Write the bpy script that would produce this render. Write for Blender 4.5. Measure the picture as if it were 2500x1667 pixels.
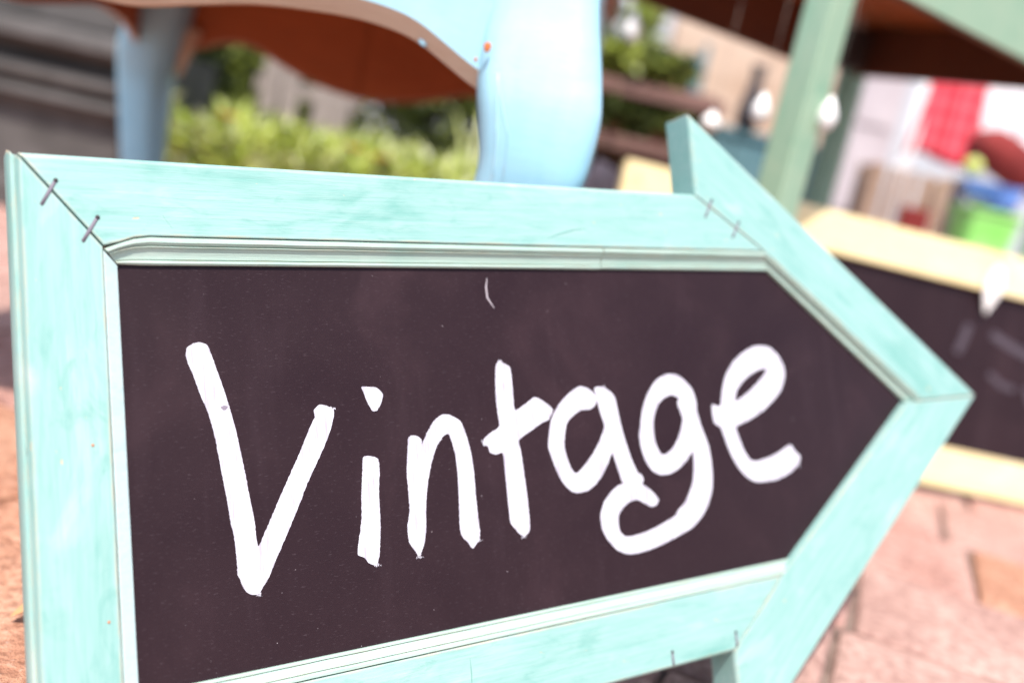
import bpy, bmesh, math, random
from mathutils import Vector, Matrix, noise
from mathutils.geometry import tessellate_polygon

random.seed(11)
S = bpy.context.scene
for o in list(bpy.data.objects):
    bpy.data.objects.remove(o)
COL = S.collection

# ------------------------------------------------------------------ camera
CAM_H = 0.4055
# camera right / up / forward in world axes (rolled 12.7 deg, pitched 10.5 deg down)
ROLL, PITCH = math.radians(12.7), math.radians(10.5)
c_r, s_r, c_p, s_p = math.cos(ROLL), math.sin(ROLL), math.cos(PITCH), math.sin(PITCH)
fwd = Vector((0, c_p, -s_p))
right0 = Vector((1, 0, 0)); up0 = Vector((0, s_p, c_p))
cam_right = right0 * c_r + up0 * s_r
cam_up = up0 * c_r - right0 * s_r
cam_data = bpy.data.cameras.new('camera')
cam = bpy.data.objects.new('camera', cam_data); COL.objects.link(cam)
M = Matrix((cam_right, cam_up, -fwd)).transposed().to_4x4()
M.translation = Vector((0, 0, CAM_H))
cam.matrix_world = M
cam_data.sensor_width = 36.0
cam_data.lens = 36.0 * 2370 / 2500
cam_data.clip_start = 0.02
cam_data.clip_end = 400
cam_data.dof.use_dof = True
cam_data.dof.focus_distance = 0.625
cam_data.dof.aperture_fstop = 2.25
S.camera = cam

# ------------------------------------------------------------------ sky, sun, exposure
sun_dir = Vector((-0.025, -0.47, 0.88)).normalized()
world = bpy.data.worlds.new('World'); S.world = world
world.use_nodes = True
wn = world.node_tree
sky = wn.nodes.new('ShaderNodeTexSky')
sky.sky_type = 'NISHITA'; sky.sun_disc = False
sky.sun_elevation = math.asin(sun_dir.z)
sky.sun_rotation = math.atan2(sun_dir.x, sun_dir.y)
sky.air_density = 1.0; sky.dust_density = 2.0; sky.ozone_density = 1.0
bgn = wn.nodes['Background']; bgn.inputs['Strength'].default_value = 0.15
wn.links.new(sky.outputs[0], bgn.inputs['Color'])
sun_data = bpy.data.lights.new('sun', 'SUN')
sun_data.energy = 3.6; sun_data.angle = math.radians(0.6); sun_data.color = (1.0, 0.95, 0.88)
sun = bpy.data.objects.new('sun', sun_data); COL.objects.link(sun)
sun.rotation_euler = sun_dir.to_track_quat('Z', 'Y').to_euler()
S.view_settings.view_transform = 'Standard'
S.view_settings.look = 'None'
S.view_settings.gamma = 1.0
S.view_settings.exposure = 1.0
S.view_settings.use_curve_mapping = False

# ------------------------------------------------------------------ helpers
def new_mat(name, base=(0.5, 0.5, 0.5), rough=0.6, spec=0.4):
    m = bpy.data.materials.new(name); m.use_nodes = True
    nt = m.node_tree; b = nt.nodes['Principled BSDF']
    b.inputs['Base Color'].default_value = (*base, 1)
    b.inputs['Roughness'].default_value = rough
    b.inputs['Specular IOR Level'].default_value = spec
    return m, nt, b

def node(nt, kind, **kw):
    n = nt.nodes.new(kind)
    for k, v in kw.items():
        if k in n.inputs: n.inputs[k].default_value = v
        else: setattr(n, k, v)
    return n

def coords(nt, scale=(1, 1, 1), random_shift=True):
    tc = nt.nodes.new('ShaderNodeTexCoord'); mp = nt.nodes.new('ShaderNodeMapping')
    mp.inputs['Scale'].default_value = scale
    nt.links.new(tc.outputs['Object'], mp.inputs['Vector'])
    if random_shift:
        oi = nt.nodes.new('ShaderNodeObjectInfo'); mu = nt.nodes.new('ShaderNodeMath'); mu.operation = 'MULTIPLY'
        mu.inputs[1].default_value = 37.0
        nt.links.new(oi.outputs['Random'], mu.inputs[0]); nt.links.new(mu.outputs[0], mp.inputs['Location'])
    return mp.outputs[0]

def noise_tex(nt, vec, scale=5, detail=4, rough=0.55, dist=0.0):
    n = nt.nodes.new('ShaderNodeTexNoise')
    n.inputs['Scale'].default_value = scale; n.inputs['Detail'].default_value = detail
    n.inputs['Roughness'].default_value = rough; n.inputs['Distortion'].default_value = dist
    nt.links.new(vec, n.inputs['Vector'])
    return n.outputs['Fac']

def ramp(nt, fac, stops, interp='LINEAR'):
    r = nt.nodes.new('ShaderNodeValToRGB'); cr = r.color_ramp; cr.interpolation = interp
    while len(cr.elements) < len(stops): cr.elements.new(0.5)
    for e, (p, c) in zip(cr.elements, stops):
        e.position = p; e.color = (*c, 1) if len(c) == 3 else c
    nt.links.new(fac, r.inputs[0])
    return r.outputs[0]

def mixc(nt, fac, a, b, mode='MIX'):
    m = nt.nodes.new('ShaderNodeMix'); m.data_type = 'RGBA'; m.blend_type = mode
    for sock, v in ((m.inputs[0], fac), (m.inputs[6], a), (m.inputs[7], b)):
        if isinstance(v, (int, float)): sock.default_value = v
        elif isinstance(v, tuple): sock.default_value = (*v, 1)
        else: nt.links.new(v, sock)
    return m.outputs[2]

def bump(nt, bsdf, height, strength=0.3, dist=0.002):
    b = nt.nodes.new('ShaderNodeBump'); b.inputs['Strength'].default_value = strength
    b.inputs['Distance'].default_value = dist
    nt.links.new(height, b.inputs['Height']); nt.links.new(b.outputs[0], bsdf.inputs['Normal'])
    return b

def edge_mask(nt, radius, lo=0.90, hi=0.995):
    """1 on edges, 0 on flats, from the difference of the true and the rounded normal"""
    bv = nt.nodes.new('ShaderNodeBevel'); bv.samples = 4; bv.inputs['Radius'].default_value = radius
    ge = nt.nodes.new('ShaderNodeNewGeometry')
    d = nt.nodes.new('ShaderNodeVectorMath'); d.operation = 'DOT_PRODUCT'
    nt.links.new(bv.outputs[0], d.inputs[0]); nt.links.new(ge.outputs['Normal'], d.inputs[1])
    mr = nt.nodes.new('ShaderNodeMapRange')
    mr.inputs['From Min'].default_value = hi; mr.inputs['From Max'].default_value = lo
    nt.links.new(d.outputs['Value'], mr.inputs['Value'])
    return mr.outputs[0]

def math_n(nt, op, a, b=None):
    m = nt.nodes.new('ShaderNodeMath'); m.operation = op
    for s, v in ((m.inputs[0], a), (m.inputs[1], b)):
        if v is None: continue
        if isinstance(v, (int, float)): s.default_value = v
        else: nt.links.new(v, s)
    return m.outputs[0]

def link(name, bm, mats, parent=None, smooth=False, mat4=None):
    me = bpy.data.meshes.new(name)
    bmesh.ops.recalc_face_normals(bm, faces=bm.faces)
    bm.to_mesh(me); bm.free()
    for m in (mats if isinstance(mats, (list, tuple)) else [mats]): me.materials.append(m)
    if smooth:
        for p in me.polygons: p.use_smooth = True
    o = bpy.data.objects.new(name, me); COL.objects.link(o)
    if parent is not None: o.parent = parent
    if mat4 is not None: o.matrix_local = mat4
    return o

def raw(name, verts, faces, mats, parent=None, smooth=False, idx=None):
    me = bpy.data.meshes.new(name); me.from_pydata(verts, [], faces); me.update()
    for m in (mats if isinstance(mats, (list, tuple)) else [mats]): me.materials.append(m)
    if idx: me.polygons.foreach_set('material_index', idx)
    if smooth: me.polygons.foreach_set('use_smooth', [True] * len(me.polygons))
    o = bpy.data.objects.new(name, me); COL.objects.link(o)
    if parent is not None: o.parent = parent
    return o

def thing(name, label, cat, loc=(0, 0, 0), rotz=0.0, group=None):
    o = bpy.data.objects.new(name, None); COL.objects.link(o)
    o.empty_display_size = 0.05
    o.location = loc; o.rotation_euler = (0, 0, rotz)
    o['label'] = label; o['category'] = cat
    if group: o['group'] = group
    return o

def tag(o, label, cat, group=None, kind=None):
    o['label'] = label; o['category'] = cat
    if group: o['group'] = group
    if kind: o['kind'] = kind
    return o

def bm_box(bm, c, d, rot=None):
    r = bmesh.ops.create_cube(bm, size=1.0)
    bmesh.ops.scale(bm, vec=d, verts=r['verts'])
    if rot is not None: bmesh.ops.rotate(bm, matrix=rot, verts=r['verts'], cent=(0, 0, 0))
    bmesh.ops.translate(bm, vec=c, verts=r['verts'])
    return r['verts']

def bevel_sharp(bm, off, seg=2, ang=0.5):
    ed = [e for e in bm.edges if len(e.link_faces) == 2 and e.calc_face_angle(0) > ang]
    bmesh.ops.bevel(bm, geom=ed, offset=off, segments=seg, profile=0.5, affect='EDGES', clamp_overlap=True)

def box(name, c, d, mat, parent=None, rot=None, bev=0.0):
    bm = bmesh.new(); bm_box(bm, (0, 0, 0), d)
    if bev: bevel_sharp(bm, bev, 2)
    m = Matrix.Translation(c)
    if rot is not None: m = m @ rot.to_4x4()
    return link(name, bm, mat, parent, mat4=m)

def bm_tube(bm, pts, r, n=8, cap=True, up=None):
    rings = []
    pts = [Vector(p) for p in pts]
    for i, p in enumerate(pts):
        t = (pts[min(i + 1, len(pts) - 1)] - pts[max(i - 1, 0)]).normalized()
        a = t.cross(Vector(up) if up else Vector((0, 0, 1)))
        if a.length < 1e-3: a = t.cross(Vector((1, 0, 0)))
        a.normalize(); b = t.cross(a)
        rr = r[i] if isinstance(r, (list, tuple)) else r
        rings.append([bm.verts.new(p + (a * math.cos(2 * math.pi * k / n) + b * math.sin(2 * math.pi * k / n)) * rr) for k in range(n)])
    for A, B in zip(rings, rings[1:]):
        for k in range(n): bm.faces.new((A[k], A[(k + 1) % n], B[(k + 1) % n], B[k]))
    if cap: bm.faces.new(rings[0][::-1]); bm.faces.new(rings[-1])

def tube(name, pts, r, mat, parent=None, n=8):
    bm = bmesh.new(); bm_tube(bm, pts, r, n)
    return link(name, bm, mat, parent, smooth=True)

def bm_loft(bm, loops, cap=True):
    rings = [[bm.verts.new(p) for p in L] for L in loops]
    n = len(rings[0])
    for A, B in zip(rings, rings[1:]):
        for k in range(n): bm.faces.new((A[k], A[(k + 1) % n], B[(k + 1) % n], B[k]))
    if cap: bm.faces.new(rings[0][::-1]); bm.faces.new(rings[-1])

def bm_lathe(bm, prof, n=20, c=(0, 0, 0)):
    loops = [[(c[0] + max(r, 1e-4) * math.cos(2 * math.pi * k / n), c[1] + max(r, 1e-4) * math.sin(2 * math.pi * k / n), c[2] + z) for k in range(n)] for r, z in prof]
    bm_loft(bm, loops)

def extrude_outline(bm, outline, y0, y1):
    """outline: (x, z) polygon, extruded from y0 to y1"""
    bm_loft(bm, [[(x, y0, z) for x, z in outline], [(x, y1, z) for x, z in outline]])

def smooth_curve(pts, n=8):
    out = []
    P = [Vector(p) for p in pts]
    for i in range(len(P) - 1):
        p0 = P[max(i - 1, 0)]; p1 = P[i]; p2 = P[i + 1]; p3 = P[min(i + 2, len(P) - 1)]
        for k in range(n):
            t = k / n
            out.append(0.5 * ((2 * p1) + (-p0 + p2) * t + (2 * p0 - 5 * p1 + 4 * p2 - p3) * t * t + (-p0 + 3 * p1 - 3 * p2 + p3) * t ** 3))
    out.append(P[-1])
    return out

# ------------------------------------------------------------------ materials
def painted_wood(name, dark, mid, light, bare, grain=(5.0, 95, 95), patch=10.0, wear=1.0, rough=0.55, edge_r=0.0022):
    m, nt, b = new_mat(name, mid, rough, 0.35)
    v = coords(nt, grain); vb = coords(nt, (1.0, 2.4, 2.4)); vf = coords(nt, (9, 300, 300))
    g = noise_tex(nt, v, 3.0, 6, 0.6, 0.4)
    p = noise_tex(nt, vb, patch, 4, 0.6, 0.8)
    p2 = noise_tex(nt, vb, patch * 2.3, 5, 0.65, 1.2)
    c1 = ramp(nt, g, [(0.28, dark), (0.48, mid), (0.72, light)])
    c2 = ramp(nt, p, [(0.26, dark), (0.46, mid), (0.56, mid), (0.74, light)])
    c = mixc(nt, 0.74, c1, c2)
    hf = noise_tex(nt, coords(nt, (26, 330, 330)), 1.3, 4, 0.7, 0.5)
    c = mixc(nt, math_n(nt, 'MULTIPLY', ramp(nt, hf, [(0.30, (1, 1, 1)), (0.47, (0, 0, 0))]), 0.30), c, dark)
    c = mixc(nt, math_n(nt, 'MULTIPLY', ramp(nt, hf, [(0.56, (0, 0, 0)), (0.72, (1, 1, 1))]), 0.24), c, light)
    st = ramp(nt, p2, [(0.58, (0, 0, 0)), (0.74, (1, 1, 1))])
    c = mixc(nt, math_n(nt, 'MULTIPLY', st, 0.55), c, dark)
    # worn edges and little chips down to the wood
    em = edge_mask(nt, edge_r)
    wn_ = noise_tex(nt, coords(nt, (12, 40, 40)), 4.0, 3, 0.6)
    em2 = math_n(nt, 'MULTIPLY', em, ramp(nt, wn_, [(0.38, (0, 0, 0)), (0.62, (1, 1, 1))]))
    c = mixc(nt, math_n(nt, 'MULTIPLY', em, 0.35 * wear), c, light)
    c = mixc(nt, math_n(nt, 'MULTIPLY', em2, 0.75 * wear), c, bare)
    ch = noise_tex(nt, coords(nt, (14, 26, 26)), 5.0, 3, 0.5, 0.6)
    cm = ramp(nt, ch, [(0.735, (0, 0, 0)), (0.75, (1, 1, 1))])
    c = mixc(nt, math_n(nt, 'MULTIPLY', cm, 0.9 * min(1, wear)), c, bare)
    nt.links.new(c, b.inputs['Base Color'])
    fg = noise_tex(nt, vf, 1.6, 3, 0.6)
    h = math_n(nt, 'ADD', math_n(nt, 'MULTIPLY', g, 0.8), math_n(nt, 'MULTIPLY', fg, 0.35))
    h = math_n(nt, 'SUBTRACT', h, math_n(nt, 'MULTIPLY', cm, 0.6))
    h = math_n(nt, 'ADD', h, math_n(nt, 'MULTIPLY', hf, 0.7))
    bump(nt, b, h, 0.26, 0.0012)
    return m

MINT = painted_wood('mint_paint', (0.110, 0.295, 0.250), (0.222, 0.380, 0.350), (0.350, 0.450, 0.428), (0.48, 0.36, 0.24), wear=1.3, edge_r=0.0028)
MINT_TRIM = painted_wood('mint_trim_paint', (0.21, 0.36, 0.30), (0.32, 0.43, 0.37), (0.42, 0.50, 0.44), (0.40, 0.27, 0.17), edge_r=0.0010, wear=0.8)
MINT_PALE = painted_wood('pale_mint_paint', (0.34, 0.48, 0.46), (0.44, 0.56, 0.55), (0.52, 0.60, 0.60), (0.40, 0.27, 0.17), edge_r=0.0010)
YELLOW = painted_wood('yellow_paint', (0.62, 0.47, 0.20), (0.72, 0.59, 0.33), (0.78, 0.68, 0.46), (0.45, 0.25, 0.11), wear=0.8)
BLUE = painted_wood('light_blue_paint', (0.26, 0.49, 0.61), (0.32, 0.55, 0.66), (0.385, 0.59, 0.69), (0.44, 0.16, 0.06), grain=(20, 20, 4), patch=5.0, wear=0.45, rough=0.36, edge_r=0.003)
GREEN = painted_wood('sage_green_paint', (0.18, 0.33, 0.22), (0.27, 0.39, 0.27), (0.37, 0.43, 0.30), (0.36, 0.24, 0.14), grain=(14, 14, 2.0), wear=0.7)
TEAL = painted_wood('teal_paint', (0.06, 0.14, 0.16), (0.09, 0.18, 0.20), (0.13, 0.22, 0.25), (0.2, 0.16, 0.12), grain=(14, 14, 2.0), wear=0.5)

def wood(name, a, bcol, c3, rough=0.65, grain=(3, 40, 40), strength=0.25):
    m, nt, b = new_mat(name, a, rough, 0.3)
    g = noise_tex(nt, coords(nt, grain), 3.0, 6, 0.62, 0.6)
    p = noise_tex(nt, coords(nt, (1.5, 3, 3)), 3.0, 3, 0.5)
    c = mixc(nt, 0.35, ramp(nt, g, [(0.3, a), (0.52, bcol), (0.72, c3)]), ramp(nt, p, [(0.35, a), (0.65, c3)]))
    nt.links.new(c, b.inputs['Base Color']); bump(nt, b, g, strength, 0.002)
    return m
BARE = wood('bare_wood', (0.55, 0.36, 0.25), (0.62, 0.43, 0.31), (0.68, 0.49, 0.37))
BROWN = wood('red_brown_wood', (0.33, 0.080, 0.022), (0.41, 0.105, 0.03), (0.47, 0.13, 0.04), 0.5)
AGED = wood('aged_wood_edge', (0.34, 0.13, 0.07), (0.42, 0.18, 0.11), (0.50, 0.25, 0.16))
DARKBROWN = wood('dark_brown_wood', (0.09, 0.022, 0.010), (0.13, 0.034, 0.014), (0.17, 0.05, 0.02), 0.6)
GREYWOOD = wood('weathered_grey_wood', (0.19, 0.155, 0.14), (0.27, 0.22, 0.20), (0.34, 0.28, 0.255), 0.8, (40, 40, 3))
CRATEWOOD = wood('crate_wood', (0.25, 0.15, 0.10), (0.34, 0.22, 0.16), (0.42, 0.29, 0.22), 0.75)
PLANKWOOD = wood('old_plank_wood', (0.10, 0.05, 0.04), (0.16, 0.08, 0.065), (0.22, 0.12, 0.10), 0.7)

def slate_mat():
    m, nt, b = new_mat('chalkboard_black', (0.05, 0.04, 0.046), 0.5, 0.13)
    v = coords(nt, (1, 1, 1), False)
    big = noise_tex(nt, v, 9.0, 5, 0.6, 0.7)
    smear = noise_tex(nt, coords(nt, (30, 5, 1), False), 1.2, 5, 0.65, 0.3)
    grain = noise_tex(nt, coords(nt, (260, 900, 1), False), 1.0, 3, 0.6)
    c = ramp(nt, big, [(0.30, (0.017, 0.0078, 0.0100)), (0.55, (0.0205, 0.0100, 0.0125)), (0.78, (0.031, 0.0155, 0.019))])
    c = mixc(nt, math_n(nt, 'MULTIPLY', ramp(nt, smear, [(0.56, (0, 0, 0)), (0.80, (1, 1, 1))]), 0.11), c, (0.075, 0.048, 0.058))
    c = mixc(nt, math_n(nt, 'MULTIPLY', ramp(nt, grain, [(0.60, (0, 0, 0)), (0.78, (1, 1, 1))]), 0.38), c, (0.10, 0.075, 0.085))
    sp = noise_tex(nt, v, 420.0, 1, 0.5)
    c = mixc(nt, math_n(nt, 'MULTIPLY', ramp(nt, sp, [(0.80, (0, 0, 0)), (0.84, (1, 1, 1))]), 0.7), c, (0.42, 0.36, 0.38))
    nt.links.new(c, b.inputs['Base Color'])
    nt.links.new(ramp(nt, big, [(0.3, (0.36, 0.36, 0.36)), (0.7, (0.50, 0.50, 0.50))]), b.inputs['Roughness'])
    bump(nt, b, grain, 0.10, 0.0006)
    return m
SLATE = slate_mat()

def chalk_mat():
    m, nt, b = new_mat('white_chalk_paint', (0.8, 0.78, 0.82), 0.75, 0.25)
    s = noise_tex(nt, coords(nt, (420, 30, 1), False), 1.0, 4, 0.6)
    p = noise_tex(nt, coords(nt, (60, 60, 1), False), 1.0, 4, 0.6)
    c = ramp(nt, s, [(0.28, (0.30, 0.27, 0.33)), (0.5, (0.47, 0.45, 0.50)), (0.8, (0.58, 0.57, 0.60))])
    c = mixc(nt, math_n(nt, 'MULTIPLY', ramp(nt, p, [(0.54, (0, 0, 0)), (0.78, (1, 1, 1))]), 0.5), c, (0.30, 0.265, 0.32))
    nt.links.new(c, b.inputs['Base Color'])
    bump(nt, b, s, 0.35, 0.0005)
    return m
CHALK = chalk_mat()
GREYSMUDGE, _, _ = new_mat('grey_smudge', (0.20, 0.17, 0.21), 0.9, 0.1)
SMUDGE, _, _ = new_mat('faint_chalk', (0.135, 0.11, 0.135), 0.9, 0.1)
METAL, nt_, b_ = new_mat('dull_staple_metal', (0.17, 0.15, 0.18), 0.75, 0.3); b_.inputs['Metallic'].default_value = 0.1
DARKMETAL, _, _ = new_mat('dark_iron', (0.035, 0.028, 0.03), 0.5, 0.4)
GOUGE, _, _ = new_mat('gouge_shadow_paint', (0.10, 0.26, 0.22), 0.7, 0.2)
CHIP, _, _ = new_mat('orange_wood_chip', (0.50, 0.15, 0.05), 0.7, 0.2)

def noisy(name, cols, scale=6, rough=0.85, bs=0.4, bd=0.006, detail=6, spec=0.25, scale_vec=(1, 1, 1)):
    m, nt, b = new_mat(name, cols[1], rough, spec)
    n = noise_tex(nt, coords(nt, scale_vec), scale, detail, 0.65, 0.3)
    st = [(0.30 + 0.40 * i / (len(cols) - 1), c) for i, c in enumerate(cols)]
    nt.links.new(ramp(nt, n, st), b.inputs['Base Color']); bump(nt, b, n, bs, bd)
    return m

def paver_mat(name, a, bcol, c3):
    m, nt, b = new_mat(name, bcol, 0.85, 0.25)
    v = coords(nt)
    n1 = noise_tex(nt, v, 7, 5, 0.6, 0.4); n2 = noise_tex(nt, v, 90, 4, 0.7); n3 = noise_tex(nt, v, 260, 3, 0.7)
    c = ramp(nt, n1, [(0.3, a), (0.5, bcol), (0.72, c3)])
    c = mixc(nt, math_n(nt, 'MULTIPLY', ramp(nt, n2, [(0.40, (1, 1, 1)), (0.56, (0, 0, 0))]), 0.62), c, (a[0] * .55, a[1] * .5, a[2] * .5))
    c = mixc(nt, math_n(nt, 'MULTIPLY', ramp(nt, n2, [(0.58, (0, 0, 0)), (0.72, (1, 1, 1))]), 0.40), c, (0.60, 0.42, 0.34))
    c = mixc(nt, math_n(nt, 'MULTIPLY', ramp(nt, n3, [(0.60, (0, 0, 0)), (0.70, (1, 1, 1))]), 0.45), c, (0.55, 0.42, 0.35))
    nt.links.new(c, b.inputs['Base Color'])
    h = math_n(nt, 'ADD', math_n(nt, 'MULTIPLY', n2, 0.7), math_n(nt, 'MULTIPLY', n3, 0.35))
    bump(nt, b, h, 1.0, 0.007)
    return m
PAVERS = [paver_mat('brick_paver_pink', (0.38, 0.195, 0.155), (0.48, 0.275, 0.23), (0.55, 0.35, 0.295)),
          paver_mat('brick_paver_grey', (0.36, 0.205, 0.17), (0.46, 0.28, 0.235), (0.53, 0.355, 0.30)),
          paver_mat('brick_paver_orange', (0.36, 0.165, 0.10), (0.47, 0.24, 0.155), (0.55, 0.32, 0.22))]
SAND = noisy('joint_sand', [(0.09, 0.06, 0.048), (0.16, 0.11, 0.09), (0.24, 0.18, 0.15)], 30)
PLINTH = noisy('grey_stone', [(0.055, 0.050, 0.047), (0.08, 0.072, 0.068), (0.11, 0.10, 0.095)], 7, 0.85, 0.3, 0.004)
BEIGE = noisy('beige_render', [(0.40, 0.27, 0.19), (0.50, 0.36, 0.27), (0.57, 0.43, 0.34)], 3.2, 0.9, 0.4, 0.01)
PALE = noisy('pale_grey_plaster', [(0.40, 0.41, 0.44), (0.46, 0.47, 0.50), (0.51, 0.515, 0.53)], 2.0, 0.9, 0.2)
LILAC = noisy('pale_lilac_paint', [(0.40, 0.35, 0.37), (0.46, 0.41, 0.43), (0.52, 0.47, 0.49)], 4.0, 0.7, 0.2)
WHITE = noisy('white_paint', [(0.62, 0.58, 0.57), (0.72, 0.69, 0.68), (0.80, 0.78, 0.77)], 5.0, 0.6, 0.15)
CLOTHW = noisy('white_cloth', [(0.70, 0.68, 0.70), (0.78, 0.76, 0.78), (0.82, 0.81, 0.82)], 14.0, 0.9, 0.2)
MAROON = noisy('maroon_cloth', [(0.13, 0.016, 0.014), (0.18, 0.022, 0.02), (0.22, 0.03, 0.028)], 9.0, 0.85, 0.3)
SKYBLUE = noisy('blue_cloth', [(0.05, 0.10, 0.28), (0.08, 0.15, 0.38), (0.12, 0.20, 0.45)], 9.0, 0.8, 0.3)
LIME, nt_, b_ = new_mat('lime_green_plastic', (0.16, 0.58, 0.06), 0.35, 0.5)
nt_.links.new(ramp(nt_, noise_tex(nt_, coords(nt_), 6, 3), [(0.35, (0.20, 0.58, 0.10)), (0.65, (0.42, 0.74, 0.27))]), b_.inputs['Base Color'])
BALLM = noisy('yellow_green_rubber', [(0.35, 0.40, 0.08), (0.50, 0.52, 0.14), (0.42, 0.55, 0.40)], 12.0, 0.5, 0.1)
PINKSTONE = noisy('pink_grey_stone', [(0.20, 0.15, 0.15), (0.30, 0.23, 0.23), (0.38, 0.30, 0.30)], 12.0, 0.85, 0.4)
DROPM, nt_, b_ = new_mat('white_glazed_ceramic', (0.82, 0.79, 0.76), 0.25, 0.5)
THREAD, _, _ = new_mat('pale_thread', (0.3, 0.26, 0.22), 0.8, 0.2)
TERRA = noisy('terracotta', [(0.25, 0.08, 0.045), (0.34, 0.12, 0.07), (0.42, 0.18, 0.11)], 8.0, 0.8, 0.3)
def red_check():
    m, nt, b = new_mat('red_checked_cloth', (0.6, 0.03, 0.05), 0.9, 0.2)
    tc = nt.nodes.new('ShaderNodeTexCoord'); sx = nt.nodes.new('ShaderNodeSeparateXYZ')
    nt.links.new(tc.outputs['Object'], sx.inputs[0])
    def stripe(o, f, ph):
        w = math_n(nt, 'FRACT', math_n(nt, 'ADD', math_n(nt, 'MULTIPLY', o, f), ph))
        return math_n(nt, 'GREATER_THAN', w, 0.55)
    a_ = stripe(sx.outputs['X'], 26.0, 0.0); c_ = stripe(sx.outputs['Z'], 15.0, 0.2)
    f = math_n(nt, 'MULTIPLY', math_n(nt, 'ADD', a_, c_), 0.12)
    nt.links.new(mixc(nt, f, (0.62, 0.03, 0.055), (0.80, 0.50, 0.52)), b.inputs['Base Color'])
    return m
REDCHECK = red_check()
def leaf_mat(name, a, bcol, c3, rough=0.38):
    m, nt, b = new_mat(name, bcol, rough, 0.5)
    n = noise_tex(nt, coords(nt), 9.0, 3, 0.6)
    nt.links.new(ramp(nt, n, [(0.32, a), (0.5, bcol), (0.68, c3)]), b.inputs['Base Color'])
    b.inputs['Transmission Weight'].default_value = 0.0
    b.inputs['Subsurface Weight'].default_value = 0.0
    return m
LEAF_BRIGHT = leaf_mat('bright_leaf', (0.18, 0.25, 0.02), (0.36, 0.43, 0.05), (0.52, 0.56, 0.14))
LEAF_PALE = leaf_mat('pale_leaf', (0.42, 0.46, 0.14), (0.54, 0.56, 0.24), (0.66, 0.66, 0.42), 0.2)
LEAF_GLINT = leaf_mat('glint_leaf', (0.62, 0.63, 0.42), (0.74, 0.74, 0.55), (0.82, 0.81, 0.68), 0.2)  # near-white leaf colour painting bright sun highlights among the foliage
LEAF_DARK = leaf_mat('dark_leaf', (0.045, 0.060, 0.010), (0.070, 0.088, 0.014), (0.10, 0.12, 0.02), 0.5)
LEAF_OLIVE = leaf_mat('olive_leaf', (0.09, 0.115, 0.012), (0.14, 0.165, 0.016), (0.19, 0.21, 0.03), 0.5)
FLOWER, _, _ = new_mat('orange_petal', (0.60, 0.14, 0.03), 0.6, 0.3)
DRYLEAF = noisy('dry_leaf', [(0.22, 0.10, 0.04), (0.33, 0.17, 0.07), (0.42, 0.25, 0.12)], 20.0, 0.7, 0.3)

# ------------------------------------------------------------------ ground and pavers
ground = raw('ground', [(-60, -20, -0.010), (60, -20, -0.010), (60, 90, -0.010), (-60, 90, -0.010)], [(0, 1, 2, 3)], SAND)
ground['kind'] = 'structure'
A20 = math.radians(-20)
row_d = Vector((math.cos(A20), math.sin(A20), 0)); row_n = Vector((-math.sin(A20), math.cos(A20), 0))
PL, PW, GAP = 0.30, 0.24, 0.006
def paver_mesh(seed):
    rnd = random.Random(seed); bm = bmesh.new()
    vs = bm_box(bm, (0, 0, -0.02), (PL - GAP, PW - GAP, 0.04))
    for v in vs:
        v.co.x += rnd.uniform(-0.004, 0.004); v.co.y += rnd.uniform(-0.004, 0.004); v.co.z += rnd.uniform(-0.0015, 0.0015)
    ed = [e for e in bm.edges if all(v.co.z > -0.01 for v in e.verts)] + [e for e in bm.edges if abs(e.verts[0].co.z - e.verts[1].co.z) > 0.02]
    bmesh.ops.bevel(bm, geom=ed, offset=0.008, segments=2, profile=0.5, affect='EDGES')
    bm.faces.ensure_lookup_table()
    me = bpy.data.meshes.new('paver'); bmesh.ops.recalc_face_normals(bm, faces=bm.faces); bm.to_mesh(me); bm.free()
    for p in me.polygons: p.use_smooth = False
    return me
pm = []
for mi in range(3):
    for s in range(3):
        me = paver_mesh(mi * 7 + s); me.materials.append(PAVERS[mi]); pm.append(me)
fixed_shift = {4: 0.0, 5: 0.147, 6: 0.115}
cands = []
for r in range(-1, 16):
    rr = random.Random(300 + r)
    sh = fixed_shift.get(r, rr.choice([0.0, 0.15]) + rr.uniform(-0.03, 0.03))
    n0 = 1.075 + PW * (r - 4)
    for k in range(-14, 15):
        m0 = 0.06 + sh + PL * k + PL / 2
        p = row_d * m0 + row_n * (n0 + PW / 2)
        if -2.2 < p.x < 2.6 and -0.1 < p.y < 4.0:
            d_ = (p - Vector((0, 0.9, 0))).length
            cands.append((d_, p, r, k))
cands.sort(key=lambda t: t[0])
rest_bm = bmesh.new()
for i, (d_, p, r, k) in enumerate(cands):
    rnd = random.Random(r * 100 + k)
    me = rnd.choice(pm[6:] if p.x < -0.12 and p.y < 1.2 else pm)
    z = rnd.uniform(-0.003, 0.0)
    mt = Matrix.Translation((p.x, p.y, z)) @ Matrix.Rotation(A20 + rnd.uniform(-0.012, 0.012), 4, 'Z') @ Matrix.Rotation(rnd.uniform(-0.008, 0.008), 4, 'X')
    if i < 280:
        o = bpy.data.objects.new('paver', me); COL.objects.link(o); o.parent = ground; o.matrix_local = mt
    else:
        tmp = bmesh.new(); tmp.from_mesh(me); tmp.transform(mt)
        t2 = bpy.data.meshes.new('t'); tmp.to_mesh(t2); tmp.free(); rest_bm.from_mesh(t2); bpy.data.meshes.remove(t2)
if len(rest_bm.verts):
    o = link('distant_pavers', rest_bm, PAVERS[0], ground); o['kind'] = 'stuff'

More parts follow.
